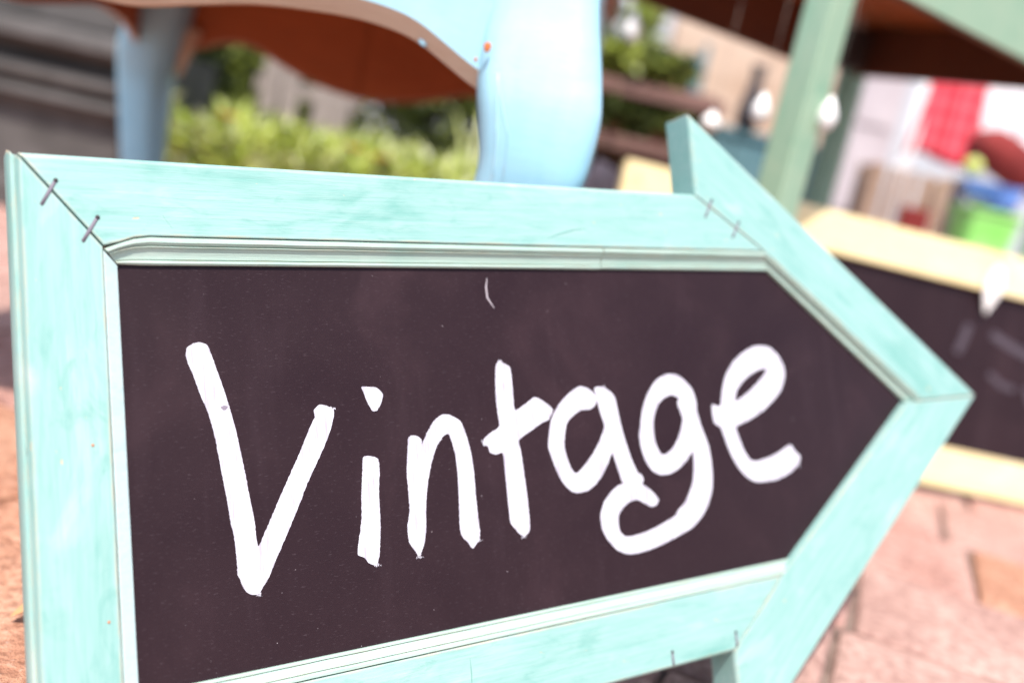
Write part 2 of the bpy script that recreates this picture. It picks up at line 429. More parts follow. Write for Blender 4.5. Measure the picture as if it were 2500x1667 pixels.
# ------------------------------------------------------------------ buildings and walls behind
bw = thing('plaster_building', 'pale grey plastered building far behind the tables', 'building', (0.4, 6.6, 0))
box('wall', (0, 0.15, 2.0), (13.0, 0.3, 4.0), PALE, bw)
box('base_course', (0, -0.03, 0.15), (13.0, 0.055, 0.3), LILAC, bw)
for xx in (-4.2, -1.6, 3.6):
    fr = box('window_frame', (xx, -0.03, 1.9), (0.9, 0.06, 1.1), WHITE, bw)
    box('pane', (xx, -0.063, 1.9), (0.76, 0.008, 0.96), DARKMETAL, fr)
sw = thing('rendered_wall', 'sunlit beige rough rendered wall behind the teal cabinet', 'wall', (0.98, 5.25, 0))
box('wall_face', (0, 0.11, 0.95), (1.02, 0.22, 1.9), BEIGE, sw, bev=0.015)
box('coping', (0, 0.10, 1.93), (1.10, 0.30, 0.06), BEIGE, sw, bev=0.01)
ts = thing('teal_shutter', 'small teal shutter leaning at the left end of the beige wall', 'shutter', (0.50, 5.1, 0))
for k in range(5): box('slat', (0, 0, 0.20 + 0.2 * k), (0.24, 0.02, 0.185), TEAL, ts, bev=0.004)
for s in (-1, 1): box('stile', (s * 0.135, 0, 0.58), (0.03, 0.035, 1.16), TEAL, ts, bev=0.004)

# grey stone plinth with a moulded top, at the left
pl = thing('stone_plinth', 'dark grey stone plinth with moulded ledges at the left', 'plinth', (-1.62, 2.5, 0))
prof = [(0.62, 0.0), (-0.03, 0.0), (-0.03, 0.06), (0.0, 0.075), (0.0, 0.262), (-0.012, 0.268), (-0.03, 0.275), (-0.042, 0.295), (-0.036, 0.312), (-0.012, 0.322),
        (-0.030, 0.330), (-0.052, 0.345), (-0.046, 0.366), (0.004, 0.376), (0.010, 0.405), (-0.066, 0.418), (-0.082, 0.432), (-0.080, 0.455), (-0.05, 0.468), (0.03, 0.478), (0.62, 0.478)]
bm = bmesh.new(); bm_loft(bm, [[(-0.85, y, z) for y, z in prof], [(0.525, y, z) for y, z in prof]])
link('moulded_base', bm, PLINTH, pl)
box('shaft', (-0.19, 0.36, 0.80), (1.28, 0.50, 0.64), PLINTH, pl, bev=0.012)

# ------------------------------------------------------------------ planting
def leaf_cluster(name, centre, size, count, leaf, mats, weights, parent=None, up=0.35, shape='box', seed=1, slim=0.45):
    rnd = random.Random(seed); V, Fc, I = [], [], []
    cx, cy, cz = centre; sx, sy, sz = size
    for i in range(count):
        if shape == 'box':
            x, y, z = rnd.uniform(-1, 1), rnd.uniform(-1, 1), rnd.uniform(0, 1) ** 0.7
            top = 0.80 + 0.35 * (noise.noise(Vector((x * sx * 7 + seed, y * sy * 7, 0.3))))
            p = Vector((cx + x * sx, cy + y * sy, cz + z * sz * top))
        else:
            while True:
                q = Vector((rnd.uniform(-1, 1), rnd.uniform(-1, 1), rnd.uniform(-1, 1)))
                if 0.25 < q.length < 1: break
            k = 1 + 0.35 * noise.noise(q * 2.2 + Vector((seed, 0, 0)))
            p = Vector((cx + q.x * sx * k, cy + q.y * sy * k, cz + q.z * sz * k))
        t = Vector((rnd.gauss(0, 1), rnd.gauss(0, 1), rnd.gauss(0, 0.6) + up)).normalized()
        s = t.cross(Vector((rnd.gauss(0, 1), rnd.gauss(0, 1), rnd.gauss(0, 1)))).normalized()
        nrm = s.cross(t)
        L = leaf * rnd.uniform(0.6, 1.35); w = L * slim * 0.5
        b = len(V)
        V += [p, p + t * L * 0.45 + s * w + nrm * w * 0.35, p + t * L, p + t * L * 0.45 - s * w + nrm * w * 0.35]
        Fc += [(b, b + 1, b + 2), (b, b + 2, b + 3)]
        mi = rnd.choices(range(len(mats)), weights)[0]; I += [mi, mi]
    return raw(name, [tuple(v) for v in V], Fc, mats, parent, idx=I)

SOIL = noisy('dark_soil', [(0.03, 0.02, 0.014), (0.05, 0.035, 0.025), (0.075, 0.05, 0.035)], 20.0, 0.95, 0.6)
bm = bmesh.new(); bm_box(bm, (-0.60, 3.05, 0.07), (2.0, 1.0, 0.16)); bevel_sharp(bm, 0.04, 2)
soil = link('soil_bed', bm, SOIL); soil['kind'] = 'structure'
lb = leaf_cluster('leafy_ground_cover', (-0.56, 2.95, 0.12), (0.74, 0.34, 0.24), 20000, 0.058, [LEAF_BRIGHT, LEAF_PALE, LEAF_OLIVE, LEAF_GLINT], (6, 3, 2, 0.45), seed=5, up=1.1, slim=0.27)  # pale and near-white shares put sun sparkle into the leaf colour
tag(lb, 'low bed of bright yellow green leafy plants behind the blue table', 'ground cover', kind='stuff')
hd = thing('dark_hedge', 'dark green hedge behind the leafy bed', 'hedge', (-0.75, 3.95, 0))
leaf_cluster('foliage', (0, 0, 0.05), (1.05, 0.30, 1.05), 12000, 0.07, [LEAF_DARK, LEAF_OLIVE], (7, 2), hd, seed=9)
for k in range(6): tube('stem', [(-0.9 + 0.36 * k, 0.02 * k, 0), (-0.86 + 0.36 * k, 0.05, 0.4), (-0.92 + 0.36 * k, 0, 0.85)], [0.016, 0.012, 0.006], PLANKWOOD, hd)
bu = thing('dark_bush', 'dark rounded bush beside the rear blue table leg', 'bush', (-1.24, 3.52, 0))
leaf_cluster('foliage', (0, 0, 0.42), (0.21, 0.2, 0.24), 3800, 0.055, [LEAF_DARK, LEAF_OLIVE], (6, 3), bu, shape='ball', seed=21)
for k in range(3): tube('stem', [(0.02 * k - 0.02, 0, 0), (0.06 * (k - 1), 0.01, 0.2), (0.10 * (k - 1), 0, 0.42)], [0.014, 0.01, 0.005], PLANKWOOD, bu)
# weathered pickets behind the bed
fe = thing('picket_fence', 'short run of weathered grey fence pickets behind the leafy bed', 'fence', (-0.86, 3.32, 0))
for k, (x, h, t) in enumerate([(-0.125, 0.63, 0.02), (-0.035, 0.60, -0.03), (0.055, 0.62, 0.03), (0.135, 0.58, -0.015)]):
    w = 0.060
    bm = bmesh.new(); extrude_outline(bm, [(-w / 2, 0), (w / 2, 0), (w / 2, h - 0.05), (0, h), (-w / 2, h - 0.05)], -0.009, 0.009); bevel_sharp(bm, 0.003, 1)
    link('picket', bm, GREYWOOD, fe, mat4=Matrix.Translation((x, 0, 0)) @ Matrix.Rotation(t, 4, 'Y'))
for z in (0.16, 0.46): box('rail', (0.005, 0.022, z), (0.36, 0.022, 0.05), GREYWOOD, fe, bev=0.003)
# a tall pale stem and a few orange flowers
for i, (x, y, h, lab) in enumerate([(-0.235, 2.86, 0.46, 'tall pale green grass stalk rising above the leafy bed near the blue leg'), (-0.12, 2.92, 0.42, 'slanting pale grass stalk close behind the front blue table leg')]):
    st = thing('grass_stalk', lab, 'plant', (x, y, 0.14), group='stalks standing up from the leafy bed')
    tube('stalk', [(0, 0, 0), (0.005, 0, h * 0.5), (0.01 + 0.05 * i, 0, h)], [0.010, 0.009, 0.004], LEAF_PALE, st, 6)
    for s in (-1, 1):
        raw('blade', [(0, 0, h * 0.3), (s * 0.03, 0.006, h * 0.62), (s * 0.075, 0, h * 0.82), (s * 0.022, -0.006, h * 0.5)], [(0, 1, 2, 3)], LEAF_PALE, st)
def flower(x, y, z, lab):
    f = thing('orange_flower', lab, 'flower', (x, y, z), group='orange flowers at the near edge of the leafy bed')
    tube('stem', [(0, 0, -0.22), (0, 0, 0)], 0.003, LEAF_OLIVE, f, 5)
    for k in range(6):
        a = k * math.pi / 3; c, s = math.cos(a), math.sin(a); c2, s2 = math.cos(a + .5), math.sin(a + .5); c3, s3 = math.cos(a - .5), math.sin(a - .5)
        raw('petal', [(0, 0, 0), (0.018 * c2, 0.018 * s2, 0.008), (0.032 * c, 0.032 * s, 0.004), (0.018 * c3, 0.018 * s3, 0.008)], [(0, 1, 2, 3)], FLOWER, f)
    bm = bmesh.new(); bmesh.ops.create_icosphere(bm, subdivisions=1, radius=0.008); link('flower_centre', bm, TERRA, f)
flower(-0.52, 2.60, 0.335, 'left one of the two orange flowers above the mint sign')
flower(-0.445, 2.60, 0.325, 'right one of the two orange flowers above the mint sign')
flower(-0.86, 2.585, 0.345, 'orange flower low in the leaves beside the rear blue leg')

# tiered plant stand between the two tables
ps = thing('plant_stand', 'dark two tier wooden plant stand right of the front blue leg', 'plant stand', (0.235, 3.1, 0))
for z in (0.515, 0.675): box('shelf', (0, 0, z), (0.46, 0.24, 0.045), PLANKWOOD, ps, bev=0.006)
box('back_board', (0, 0.13, 0.38), (0.46, 0.018, 0.70), PLANKWOOD, ps, bev=0.003)
for sx in (-1, 1):
    for sy in (-1, 1): box('leg', (sx * 0.205, sy * 0.095, 0.245), (0.04, 0.04, 0.49), PLANKWOOD, ps, bev=0.004)
def potted(x, y, z, sx, sz, mats, w, lab, n, seed):
    t = thing('potted_plant', lab, 'plant', (x, y, z), group='plants on the dark plant stand')
    bm = bmesh.new(); bm_lathe(bm, [(0.045, 0), (0.055, 0.04), (0.06, 0.042), (0.06, 0.055), (0.052, 0.056), (0.05, 0.045), (0, 0.045)], 16)
    link('pot', bm, TERRA, t, smooth=False)
    leaf_cluster('foliage', (0, 0, 0.045 + sz * 0.4), (sx, 0.10, sz), n, 0.05, mats, w, t, shape='ball', seed=seed)
potted(0.14, 3.08, 0.700, 0.085, 0.036, [LEAF_OLIVE, LEAF_BRIGHT], (6, 1), 'olive green potted plant at the left end of the upper shelf', 1100, 31)
potted(0.262, 3.08, 0.700, 0.085, 0.036, [LEAF_OLIVE, LEAF_DARK], (5, 2), 'olive green potted plant at the right end of the upper shelf', 1100, 32)
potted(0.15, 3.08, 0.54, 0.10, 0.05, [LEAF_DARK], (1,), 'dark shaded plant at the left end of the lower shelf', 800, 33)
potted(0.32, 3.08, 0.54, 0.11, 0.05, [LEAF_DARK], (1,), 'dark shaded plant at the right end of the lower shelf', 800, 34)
yb = thing('sunlit_bush', 'small yellow green bush against the pale building', 'bush', (0.27, 4.6, 0))
leaf_cluster('foliage', (0, 0, 1.14), (0.06, 0.07, 0.13), 800, 0.05, [LEAF_BRIGHT, LEAF_PALE], (2, 1), yb, shape='ball', seed=41)
tube('stem', [(0, 0, 0), (0.01, 0, 0.5), (0, 0, 1.05)], [0.022, 0.016, 0.01], PLANKWOOD, yb)
bm = bmesh.new(); bmesh.ops.create_icosphere(bm, subdivisions=3, radius=1.0)
for v in bm.verts:
    v.co *= 1 + 0.14 * noise.noise(v.co * 1.7); v.co.x *= 0.075; v.co.y *= 0.09; v.co.z *= 0.23
o = link('boulder', bm, PINKSTONE, smooth=True); o.location = (0.115, 2.25, 0.21)
tag(o, 'pinkish grey upright stone just above the mint rail beside the blue leg', 'stone')

# ------------------------------------------------------------------ blue table with cabriole legs
bt = thing('blue_table', 'light blue painted table with curved legs and scalloped aprons', 'table', (-0.03, 0.872, 0), math.radians(-2.0))
# local frame: front right leg centre at the origin, +x right, +y away; width 0.75, depth 0.90
TWID, TDEP = 0.75, 0.90
# (z, outward shift along x, radius)
LEGP = [(0.0, 0.010, 0.036), (0.012, 0.012, 0.041), (0.03, 0.008, 0.040), (0.05, -0.002, 0.031), (0.08, -0.014, 0.025), (0.12, -0.021, 0.025), (0.18, -0.022, 0.028), (0.24, -0.016, 0.033),
        (0.30, -0.004, 0.038), (0.345, 0.005, 0.041), (0.39, 0.013, 0.0445), (0.42, 0.012, 0.049), (0.449, 0.008, 0.0530), (0.475, 0.003, 0.0530), (0.50, -0.002, 0.0515), (0.525, -0.007, 0.0495), (0.56, -0.012, 0.048), (0.62, -0.014, 0.048), (0.672, -0.014, 0.048)]
def leg_section(z, sh, r, sx, sy, n=28):
    out = []
    for k in range(n):
        a = 2 * math.pi * k / n; c, s = math.cos(a), math.sin(a)
        e = 0.62
        x = r * math.copysign(abs(c) ** e, c); y = r * math.copysign(abs(s) ** e, s)
        # the outer corner runs out into a soft ridge
        q = max(0.0, (x * sx + y * sy) / (1.414 * r)); x += sx * 0.004 * q ** 4; y += sy * 0.004 * q ** 4
        out.append((x + sx * sh, y + sy * sh, z))
    return out
def cabriole(cx, cy, sx, sy, bead=False):
    bm = bmesh.new()
    zs = smooth_curve([(z, s, r) for z, s, r in LEGP], 4)
    bm_loft(bm, [leg_section(z, s, r, sx, sy) for z, s, r in zs])
    o = link('leg', bm, BLUE, bt, smooth=True, mat4=Matrix.Translation((cx, cy, 0)))
    # knee brackets where the leg meets the aprons
    return o
legs = {}
for nm, (cx, cy, sx, sy) in dict(fr=(0, 0, 1, -1), fl=(-TWID, 0, -1, -1), rr=(0, TDEP, 1, 1), rl=(-TWID, TDEP, -1, 1)).items():
    legs[nm] = cabriole(cx, cy, sx, sy)
# carved bead down the front leg, lying on its front face
def front_y(z):
    for (z0, s0, r0), (z1, s1, r1) in zip(LEGP, LEGP[1:]):
        if z0 <= z <= z1:
            t = (z - z0) / (z1 - z0); return s0 + (s1 - s0) * t, r0 + (r1 - r0) * t
    return LEGP[-1][1:]
for frac, rad, drift in ((0.60, 0.0016, 0.0), (0.40, 0.0012, 0.25)):
    pts = []
    for z in [0.10 + 0.008 * k for k in range(47)]:
        sh, r = front_y(z); xo = -frac * r - drift * max(0.0, z - 0.42)
        if xo < -0.9 * r: break
        yy = r * (1 - (abs(xo) / r) ** (1 / 0.31)) ** 0.31
        pts.append((sh + xo, -sh - yy + rad * 0.35, z))
    tube('carved_bead', pts, [rad] * len(pts), BLUE, legs['fr'])
for (x, z, rx, rz) in [(-0.0405, 0.487, 0.0032, 0.0042), (-0.0475, 0.475, 0.0014, 0.0022)]:
    bm = bmesh.new(); bmesh.ops.create_uvsphere(bm, u_segments=10, v_segments=6, radius=1)
    for v in bm.verts: v.co = Vector((v.co.x * rx * (1 + .25 * math.sin(5 * v.co.z)), v.co.y * 0.0012, v.co.z * rz))
    sh, r = front_y(z)
    link('paint_chip', bm, CHIP, legs['fr'], mat4=Matrix.Translation((x, -sh - r + 0.0006, z)))

FRONT = [(0.040, 0.452), (0.055, 0.458), (0.079, 0.470), (0.102, 0.481), (0.124, 0.487), (0.156, 0.490), (0.191, 0.489), (0.244, 0.484), (0.296, 0.473), (0.346, 0.461), (0.375, 0.459)]
def apron(name, p0, dr, length, prof_, face_mat, back_mat, flip=1, top=0.672, band=0.015, thick=0.02, inner_band=0.0, edge_mat=None):
    """apron along dr from p0; its face looks along flip * (dr x z)"""
    dr = Vector(dr); nrm = Vector((dr.y, -dr.x, 0)) * flip; p0 = Vector(p0)
    full = prof_ + [(length - s, z) for s, z in reversed(prof_)]
    sm = smooth_curve([(s, z, 0) for s, z in full], 4)
    bm = bmesh.new(); L = []
    def pt(s, d, z): return p0 + dr * s - nrm * d + Vector((0, 0, z))
    loops = []
    for s, z, _ in sm:
        loops.append([pt(s, 0, z + band), pt(s, 0.010, z), pt(s, thick - 0.003, z + inner_band * 0), pt(s, thick, z + inner_band), pt(s, thick, top), pt(s, 0, top)])
    rings = [[bm.verts.new(p) for p in lp] for lp in loops]
    for A, B in zip(rings, rings[1:]):
        for k in range(6):
            f = bm.faces.new((A[k], A[(k + 1) % 6], B[(k + 1) % 6], B[k]))
            f.material_index = {0: 2, 1: 2, 2: 2, 3: 1, 4: 1, 5: 0}[k]
    bm.faces.new(rings[0][::-1]); bm.faces.new(rings[-1])
    # split off the bare lower edge as a part of its own
    edge_faces = [f for f in bm.faces if f.material_index == 2]
    bm2 = bmesh.new()
    for f in edge_faces:
        bm2.faces.new([bm2.verts.new(v.co) for v in f.verts])
    bmesh.ops.remove_doubles(bm2, verts=bm2.verts, dist=1e-5)
    bmesh.ops.delete(bm, geom=edge_faces, context='FACES_ONLY')
    ap = link(name, bm, [face_mat, back_mat], bt)
    link('bare_wood_edge', bm2, edge_mat or BARE, ap)
    return ap
fa = apron('apron', (0, -0.034, 0), (-1, 0, 0), TWID, FRONT, BLUE, BROWN, flip=-1)
FAR = [(0.0354, 0.4467), (0.0487, 0.4555), (0.0664, 0.4661), (0.0885, 0.4767), (0.1195, 0.4891), (0.1549, 0.494), (0.1903, 0.4874), (0.2257, 0.4741), (0.2743, 0.459), (0.3275, 0.4484), (0.375, 0.4445)]
ra = apron('apron', (-TWID, TDEP + 0.034, 0), (1, 0, 0), TWID, FAR, BLUE, BROWN, flip=-1, inner_band=0.006, edge_mat=AGED)
SIDE = [(0.040, 0.452), (0.075, 0.472), (0.12, 0.488), (0.20, 0.495), (0.30, 0.480), (0.40, 0.465), (0.45, 0.463)]
apron('apron', (0.030, TDEP, 0), (0, -1, 0), TDEP, SIDE, BLUE, BROWN, flip=-1)
apron('apron', (-TWID - 0.030, 0, 0), (0, 1, 0), TDEP, SIDE, BLUE, BROWN, flip=-1)
bm = bmesh.new(); bm_box(bm, (-TWID / 2, TDEP / 2, 0.686), (TWID + 0.10, TDEP + 0.13, 0.026)); bevel_sharp(bm, 0.006, 2)
tt = link('table_top', bm, [BLUE, BROWN], bt)
for p in tt.data.polygons:
    if p.normal.z < -0.9: p.material_index = 1
# glue block with a bare wood face inside the far left corner, and a paint drip on the front apron
bm = bmesh.new(); extrude_outline(bm, [(0, 0), (0.032, 0.0), (0.012, -0.050), (0.0, -0.085)], -0.012, 0.012); bevel_sharp(bm, 0.002, 1)
link('knee_bracket', bm, BARE, bt, mat4=Matrix.Translation((-TWID + 0.046, TDEP + 0.01, 0.50)))
bm = bmesh.new(); bmesh.ops.create_uvsphere(bm, u_segments=12, v_segments=8, radius=1)
for v in bm.verts: v.co = Vector((v.co.x * 0.0046, v.co.y * 0.0022, v.co.z * 0.0024))
link('paint_drip', bm, BLUE, fa, mat4=Matrix.Translation((-0.0985, -0.0255, 0.4815)) @ Matrix.Rotation(0.6, 4, 'Y'), smooth=True)

# ------------------------------------------------------------------ sage green table
gd = Vector((0.777, 0.629, 0)).normalized(); gn = Vector((-0.629, 0.777, 0)).normalized()
gt = thing('green_table', 'tall sage green table with brown underside behind the yellow sign', 'table', (0.333, 1.452, 0), math.atan2(gd.y, gd.x))
GL, GW, LEGW = 0.83, 0.565, 0.049
# local: +x along the long side, +y away from the camera
for (x, y) in ((0.0, 0.0), (GL, 0.0), (GL + 0.045, GW), (0.014, GW)):
    box('leg', (x, y, 0.425), (LEGW, LEGW, 0.85), GREEN, gt, bev=0.004)
RH = 0.12
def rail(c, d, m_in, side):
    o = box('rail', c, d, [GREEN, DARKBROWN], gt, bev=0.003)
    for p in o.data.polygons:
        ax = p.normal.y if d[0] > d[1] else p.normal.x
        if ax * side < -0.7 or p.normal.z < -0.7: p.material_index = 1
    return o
rail((GL / 2, -0.014, 0.754 + RH / 2), (GL - LEGW, 0.022, RH), 1, -1)
rail((GL / 2, GW + 0.014, 0.754 + RH / 2), (GL - LEGW, 0.022, RH), 1, 1)
rail((GL + 0.014, GW / 2, 0.764 + RH / 2), (0.022, GW - LEGW, RH), 1, 1)
rail((-0.014, GW / 2, 0.754 + RH / 2), (0.022, GW - LEGW, RH), 1, -1)
for k in range(4):
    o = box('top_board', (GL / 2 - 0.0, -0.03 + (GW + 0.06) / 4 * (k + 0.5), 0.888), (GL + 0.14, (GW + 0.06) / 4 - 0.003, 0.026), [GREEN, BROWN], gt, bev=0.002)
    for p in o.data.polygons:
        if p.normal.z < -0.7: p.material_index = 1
for x in (0.06, GL - 0.06):
    box('corner_block', (x, GW - 0.05, 0.81), (0.07, 0.05, 0.09), DARKMETAL, gt, bev=0.004)

# white drop pendants on threads from the green table's rails
def pendant(at, z_top, z_drop, lab, r=0.0085, h=0.026):
    t = thing('drop_pendant', lab, 'pendant', (at[0], at[1], z_drop), group='white drop pendants hanging on threads')
    bm = bmesh.new(); bm_lathe(bm, [(0, -h), (r * 0.55, -h * 0.86), (r * 0.9, -h * 0.55), (r, -h * 0.2), (r * 0.85, h * 0.2), (r * 0.5, h * 0.6), (r * 0.2, h * 0.9), (0, h)], 14)
    link('drop', bm, DROPM, t, smooth=True)
    tube('thread', [(0, 0, h * 0.9), (0, 0, z_top - z_drop)], 0.0004, THREAD, t, 5)
pendant((0.086, 1.775), 0.76, 0.668, 'white drop pendant hanging highest, alone right of the front blue leg', 0.015, 0.028)
pendant((0.229, 1.570), 0.76, 0.527, 'white drop pendant hanging just above the mint arrow tail', 0.016, 0.017)
pendant((0.283, 1.482), 0.76, 0.554, 'white drop pendant hanging before the left edge of the green leg', 0.014, 0.024)
pendant((0.369, 1.440), 0.76, 0.562, 'white drop pendant hanging beside the right edge of the green leg', 0.014, 0.026)

# ------------------------------------------------------------------ yellow framed chalkboard
ya = math.radians(9); yl = math.radians(12)
Y = Matrix.Translation((0.761, 1.662, 0)) @ Matrix.Rotation(ya, 4, 'Z') @ Matrix.Rotation(-yl, 4, 'X') @ Matrix.Rotation(math.radians(1.3), 4, 'Y')
ys = thing('yellow_chalkboard', 'yellow framed chalkboard sign leaning on the green table', 'sign')
ys.matrix_world = Y @ Matrix.Translation((0, 0, 0.012))
X0, X1, YT = -0.645, 0.52, 0.427
def frame_bar(name, poly, parent, mat, zf, zb, bev=0.0012):
    bm = bmesh.new(); extrude_outline(bm, poly, -zf, zb); bevel_sharp(bm, bev, 2)
    c = Vector((sum(p[0] for p in poly) / len(poly), 0, sum(p[1] for p in poly) / len(poly)))
    return link(name, bm, mat, parent)
B_ = 0.070
frame_bar('frame_bar', [(X0, YT), (X1, YT), (X1 - B_, YT - B_), (X0 + B_, YT - B_)], ys, YELLOW, 0.008, 0.022, 0.003)
frame_bar('frame_bar', [(X0, 0), (X0 + B_, B_), (X1 - B_, B_), (X1, 0)], ys, YELLOW, 0.008, 0.022, 0.003)
frame_bar('frame_bar', [(X0, 0.001), (X0, YT - 0.001), (X0 + B_ - 0.001, YT - B_), (X0 + B_ - 0.001, B_)], ys, YELLOW, 0.0075, 0.0215, 0.003)
frame_bar('frame_bar', [(X1, 0.001), (X1 - B_ + 0.001, B_), (X1 - B_ + 0.001, YT - B_), (X1, YT - 0.001)], ys, YELLOW, 0.0075, 0.0215, 0.003)
box('chalkboard_panel', ((X0 + X1) / 2, 0.010, YT / 2), (X1 - X0 - B_, 0.012, YT - B_), SLATE, ys)
def stroke(pts, w):
    bm = bmesh.new(); P = [Vector((x, 0, z)) for x, z in pts]; ring = []
    for i, p in enumerate(P):
        t = (P[min(i + 1, len(P) - 1)] - P[max(i - 1, 0)]).normalized(); s = Vector((-t.z, 0, t.x))
        ring.append((bm.verts.new(p + s * w / 2), bm.verts.new(p - s * w / 2)))
    for a, b in zip(ring, ring[1:]): bm.faces.new((a[0], b[0], b[1], a[1]))
    bmesh.ops.solidify(bm, geom=bm.faces[:], thickness=0.0006)
    return link('chalk_stroke', bm, SMUDGE, ys, mat4=Matrix.Translation((0, 0.0033, 0)))
stroke([(0.028, 0.292), (0.024, 0.265), (0.016, 0.238)], 0.014)
stroke([(0.075, 0.285), (0.11, 0.272), (0.15, 0.262), (0.19, 0.252), (0.24, 0.246)], 0.015)
stroke([(0.085, 0.215), (0.11, 0.200), (0.14, 0.196)], 0.010)
stroke([(0.16, 0.205), (0.18, 0.175), (0.21, 0.165)], 0.010)
# white tag hung over its top bar
tg = thing('hanging_tag', 'white leaf shaped tag hanging over the yellow bar', 'tag', tuple((ys.matrix_world @ Vector((0.047, -0.016, 0.362)))))
bm = bmesh.new(); extrude_outline(bm, [(0, -0.048), (0.013, -0.014), (0.016, 0.006), (0.010, 0.030), (0.004, 0.040), (-0.004, 0.040), (-0.010, 0.030), (-0.016, 0.006), (-0.013, -0.014)], -0.002, 0.002); bevel_sharp(bm, 0.001, 1)
link('tag_body', bm, DROPM, tg)
tube('thread', [(0, 0, 0.039), (0, 0.012, 0.070), (0, 0.03, 0.078), (0, 0.055, 0.06)], 0.0008, THREAD, tg, 5)

# ------------------------------------------------------------------ market things beyond the green table
tc_ = thing('teal_cabinet', 'low dull teal cabinet standing beyond the green table leg', 'cabinet', (0.545, 3.22, 0), 0.10)
box('carcass', (0, 0.10, 0.32), (0.27, 0.26, 0.60), TEAL, tc_, bev=0.006)
box('cabinet_top', (0, 0.10, 0.634), (0.30, 0.29, 0.024), TEAL, tc_, bev=0.004)
for s in (-1, 1):
    d_ = box('door', (s * 0.066, -0.038, 0.32), (0.126, 0.014, 0.56), TEAL, tc_, bev=0.004)
    bm = bmesh.new(); bmesh.ops.create_uvsphere(bm, u_segments=10, v_segments=6, radius=0.011); link('knob', bm, DARKMETAL, d_, mat4=Matrix.Translation((-s * 0.045, -0.016, 0.05)))
tp = thing('teal_post', 'narrow teal post seen between the two green legs', 'post', (0.655, 2.66, 0))
box('shaft', (0, 0, 0.29), (0.040, 0.040, 0.58), TEAL, tp, bev=0.003)
box('cap', (0, 0, 0.592), (0.052, 0.052, 0.022), TEAL, tp, bev=0.003)
vs_ = bmesh.new(); bm_lathe(vs_, [(0, 0), (0.030, 0), (0.038, 0.03), (0.036, 0.07), (0.024, 0.12), (0.018, 0.16), (0.020, 0.19), (0.024, 0.205), (0.018, 0.204), (0.012, 0.17), (0, 0.16)], 20)
vz = link('tall_vase', vs_, DARKMETAL, smooth=True); vz.location = (0.575, 3.20, 0.6465)
tag(vz, 'slim dark vase standing on the teal cabinet', 'vase')

lp = thing('pale_door_panel', 'tall pale lilac door panel propped behind the green table', 'panel', (1.24, 4.12, 0), 0.05)
box('board', (0, 0, 0.62), (0.20, 0.03, 1.24), LILAC, lp, bev=0.004)
for z in (0.26, 0.62, 0.98): box('raised_panel', (0, -0.019, z), (0.135, 0.008, 0.27), LILAC, lp, bev=0.003)
rk = thing('garment_rack', 'white garment rack carrying the red and white cloths', 'rack', (1.20, 3.52, 0))
R_ = Matrix.Rotation(math.radians(-3), 3, 'Y')
tube('upright', [(-0.06, 0, 0), (0.0, 0, 0.70), (0.04, 0.03, 1.35)], 0.030, WHITE, rk, 12)
tube('upright', [(0.92, 0.0, 0), (0.95, 0, 0.70), (0.97, 0.03, 1.35)], 0.022, WHITE, rk, 12)
tube('hanging_rail', [(0.02, 0.03, 1.34), (0.96, 0.03, 1.34)], 0.014, WHITE, rk, 10)
for x in (-0.05, 0.92): box('foot', (x, 0, 0.02), (0.05, 0.42, 0.04), WHITE, rk, bev=0.006)

def cloth(name, w0, w1, z0, z1, mat, folds, amp, seed, lean=0.0):
    rnd = random.Random(seed); V, Fc = [], []; nx, nz = 40, 18
    for j in range(nz + 1):
        t = j / nz; w = w0 + (w1 - w0) * t
        for i in range(nx + 1):
            s = i / nx - 0.5
            y = amp * (0.35 + 0.65 * t) * math.sin(folds * 2 * math.pi * s + seed) + 0.4 * amp * math.sin(3.1 * folds * s + 2 * t)
            V.append((s * w + lean * t + 0.01 * math.sin(5 * t + s * 3), y, z0 + (z1 - z0) * t - 0.012 * math.sin(7 * s) * t))
    for j in range(nz):
        for i in range(nx):
            a = j * (nx + 1) + i; Fc.append((a, a + 1, a + nx + 2, a + nx + 1))
    o = raw(name, V, Fc, mat, smooth=True)
    so = o.modifiers.new('thickness', 'SOLIDIFY'); so.thickness = 0.004
    return o
c1 = cloth('checked_cloth', 0.16, 0.25, 0.0, -0.62, REDCHECK, 3.0, 0.014, 2, 0.01); c1.location = (1.30, 3.50, 1.335)
tag(c1, 'red and white checked cloth hanging beside the white post', 'cloth')
c2 = cloth('white_sheet', 0.36, 0.36, 0.0, -0.58, CLOTHW, 3.5, 0.016, 4, 0.02); c2.location = (1.575, 3.54, 1.335)
tag(c2, 'bright white cloth hanging right of the red checked cloth', 'cloth')
# low stall table that carries the things at the right
sb_ = thing('stall_bench', 'low weathered bench carrying the green basket and the ball', 'bench', (1.29, 2.90, 0), 0.06)
for k in range(3): box('top_board', (0, -0.13 + 0.13 * k, 0.425), (0.46, 0.122, 0.024), GREYWOOD, sb_, bev=0.003)
for sx in (-1, 1):
    for sy in (-1, 1): box('leg', (sx * 0.19, sy * 0.15, 0.206), (0.045, 0.045, 0.412), GREYWOOD, sb_, bev=0.004)
gb = thing('green_basket', 'bright lime green plastic basket on the weathered bench', 'basket', (1.222, 2.80, 0.438), 0.1)
bm = bmesh.new()
def rr_loop(w, d, z, r=0.02, n=5):
    out = []
    for sx, sy, a0 in ((1, 1, 0), (-1, 1, 90), (-1, -1, 180), (1, -1, 270)):
        for k in range(n):
            a = math.radians(a0 + 90 * k / (n - 1)); out.append((sx * (w / 2 - r) + r * math.cos(a), sy * (d / 2 - r) + r * math.sin(a), z))
    return out
bm_loft(bm, [rr_loop(0.135, 0.11, 0.0), rr_loop(0.155, 0.13, 0.10), rr_loop(0.148, 0.123, 0.10), rr_loop(0.13, 0.105, 0.006)])
link('body', bm, LIME, gb)
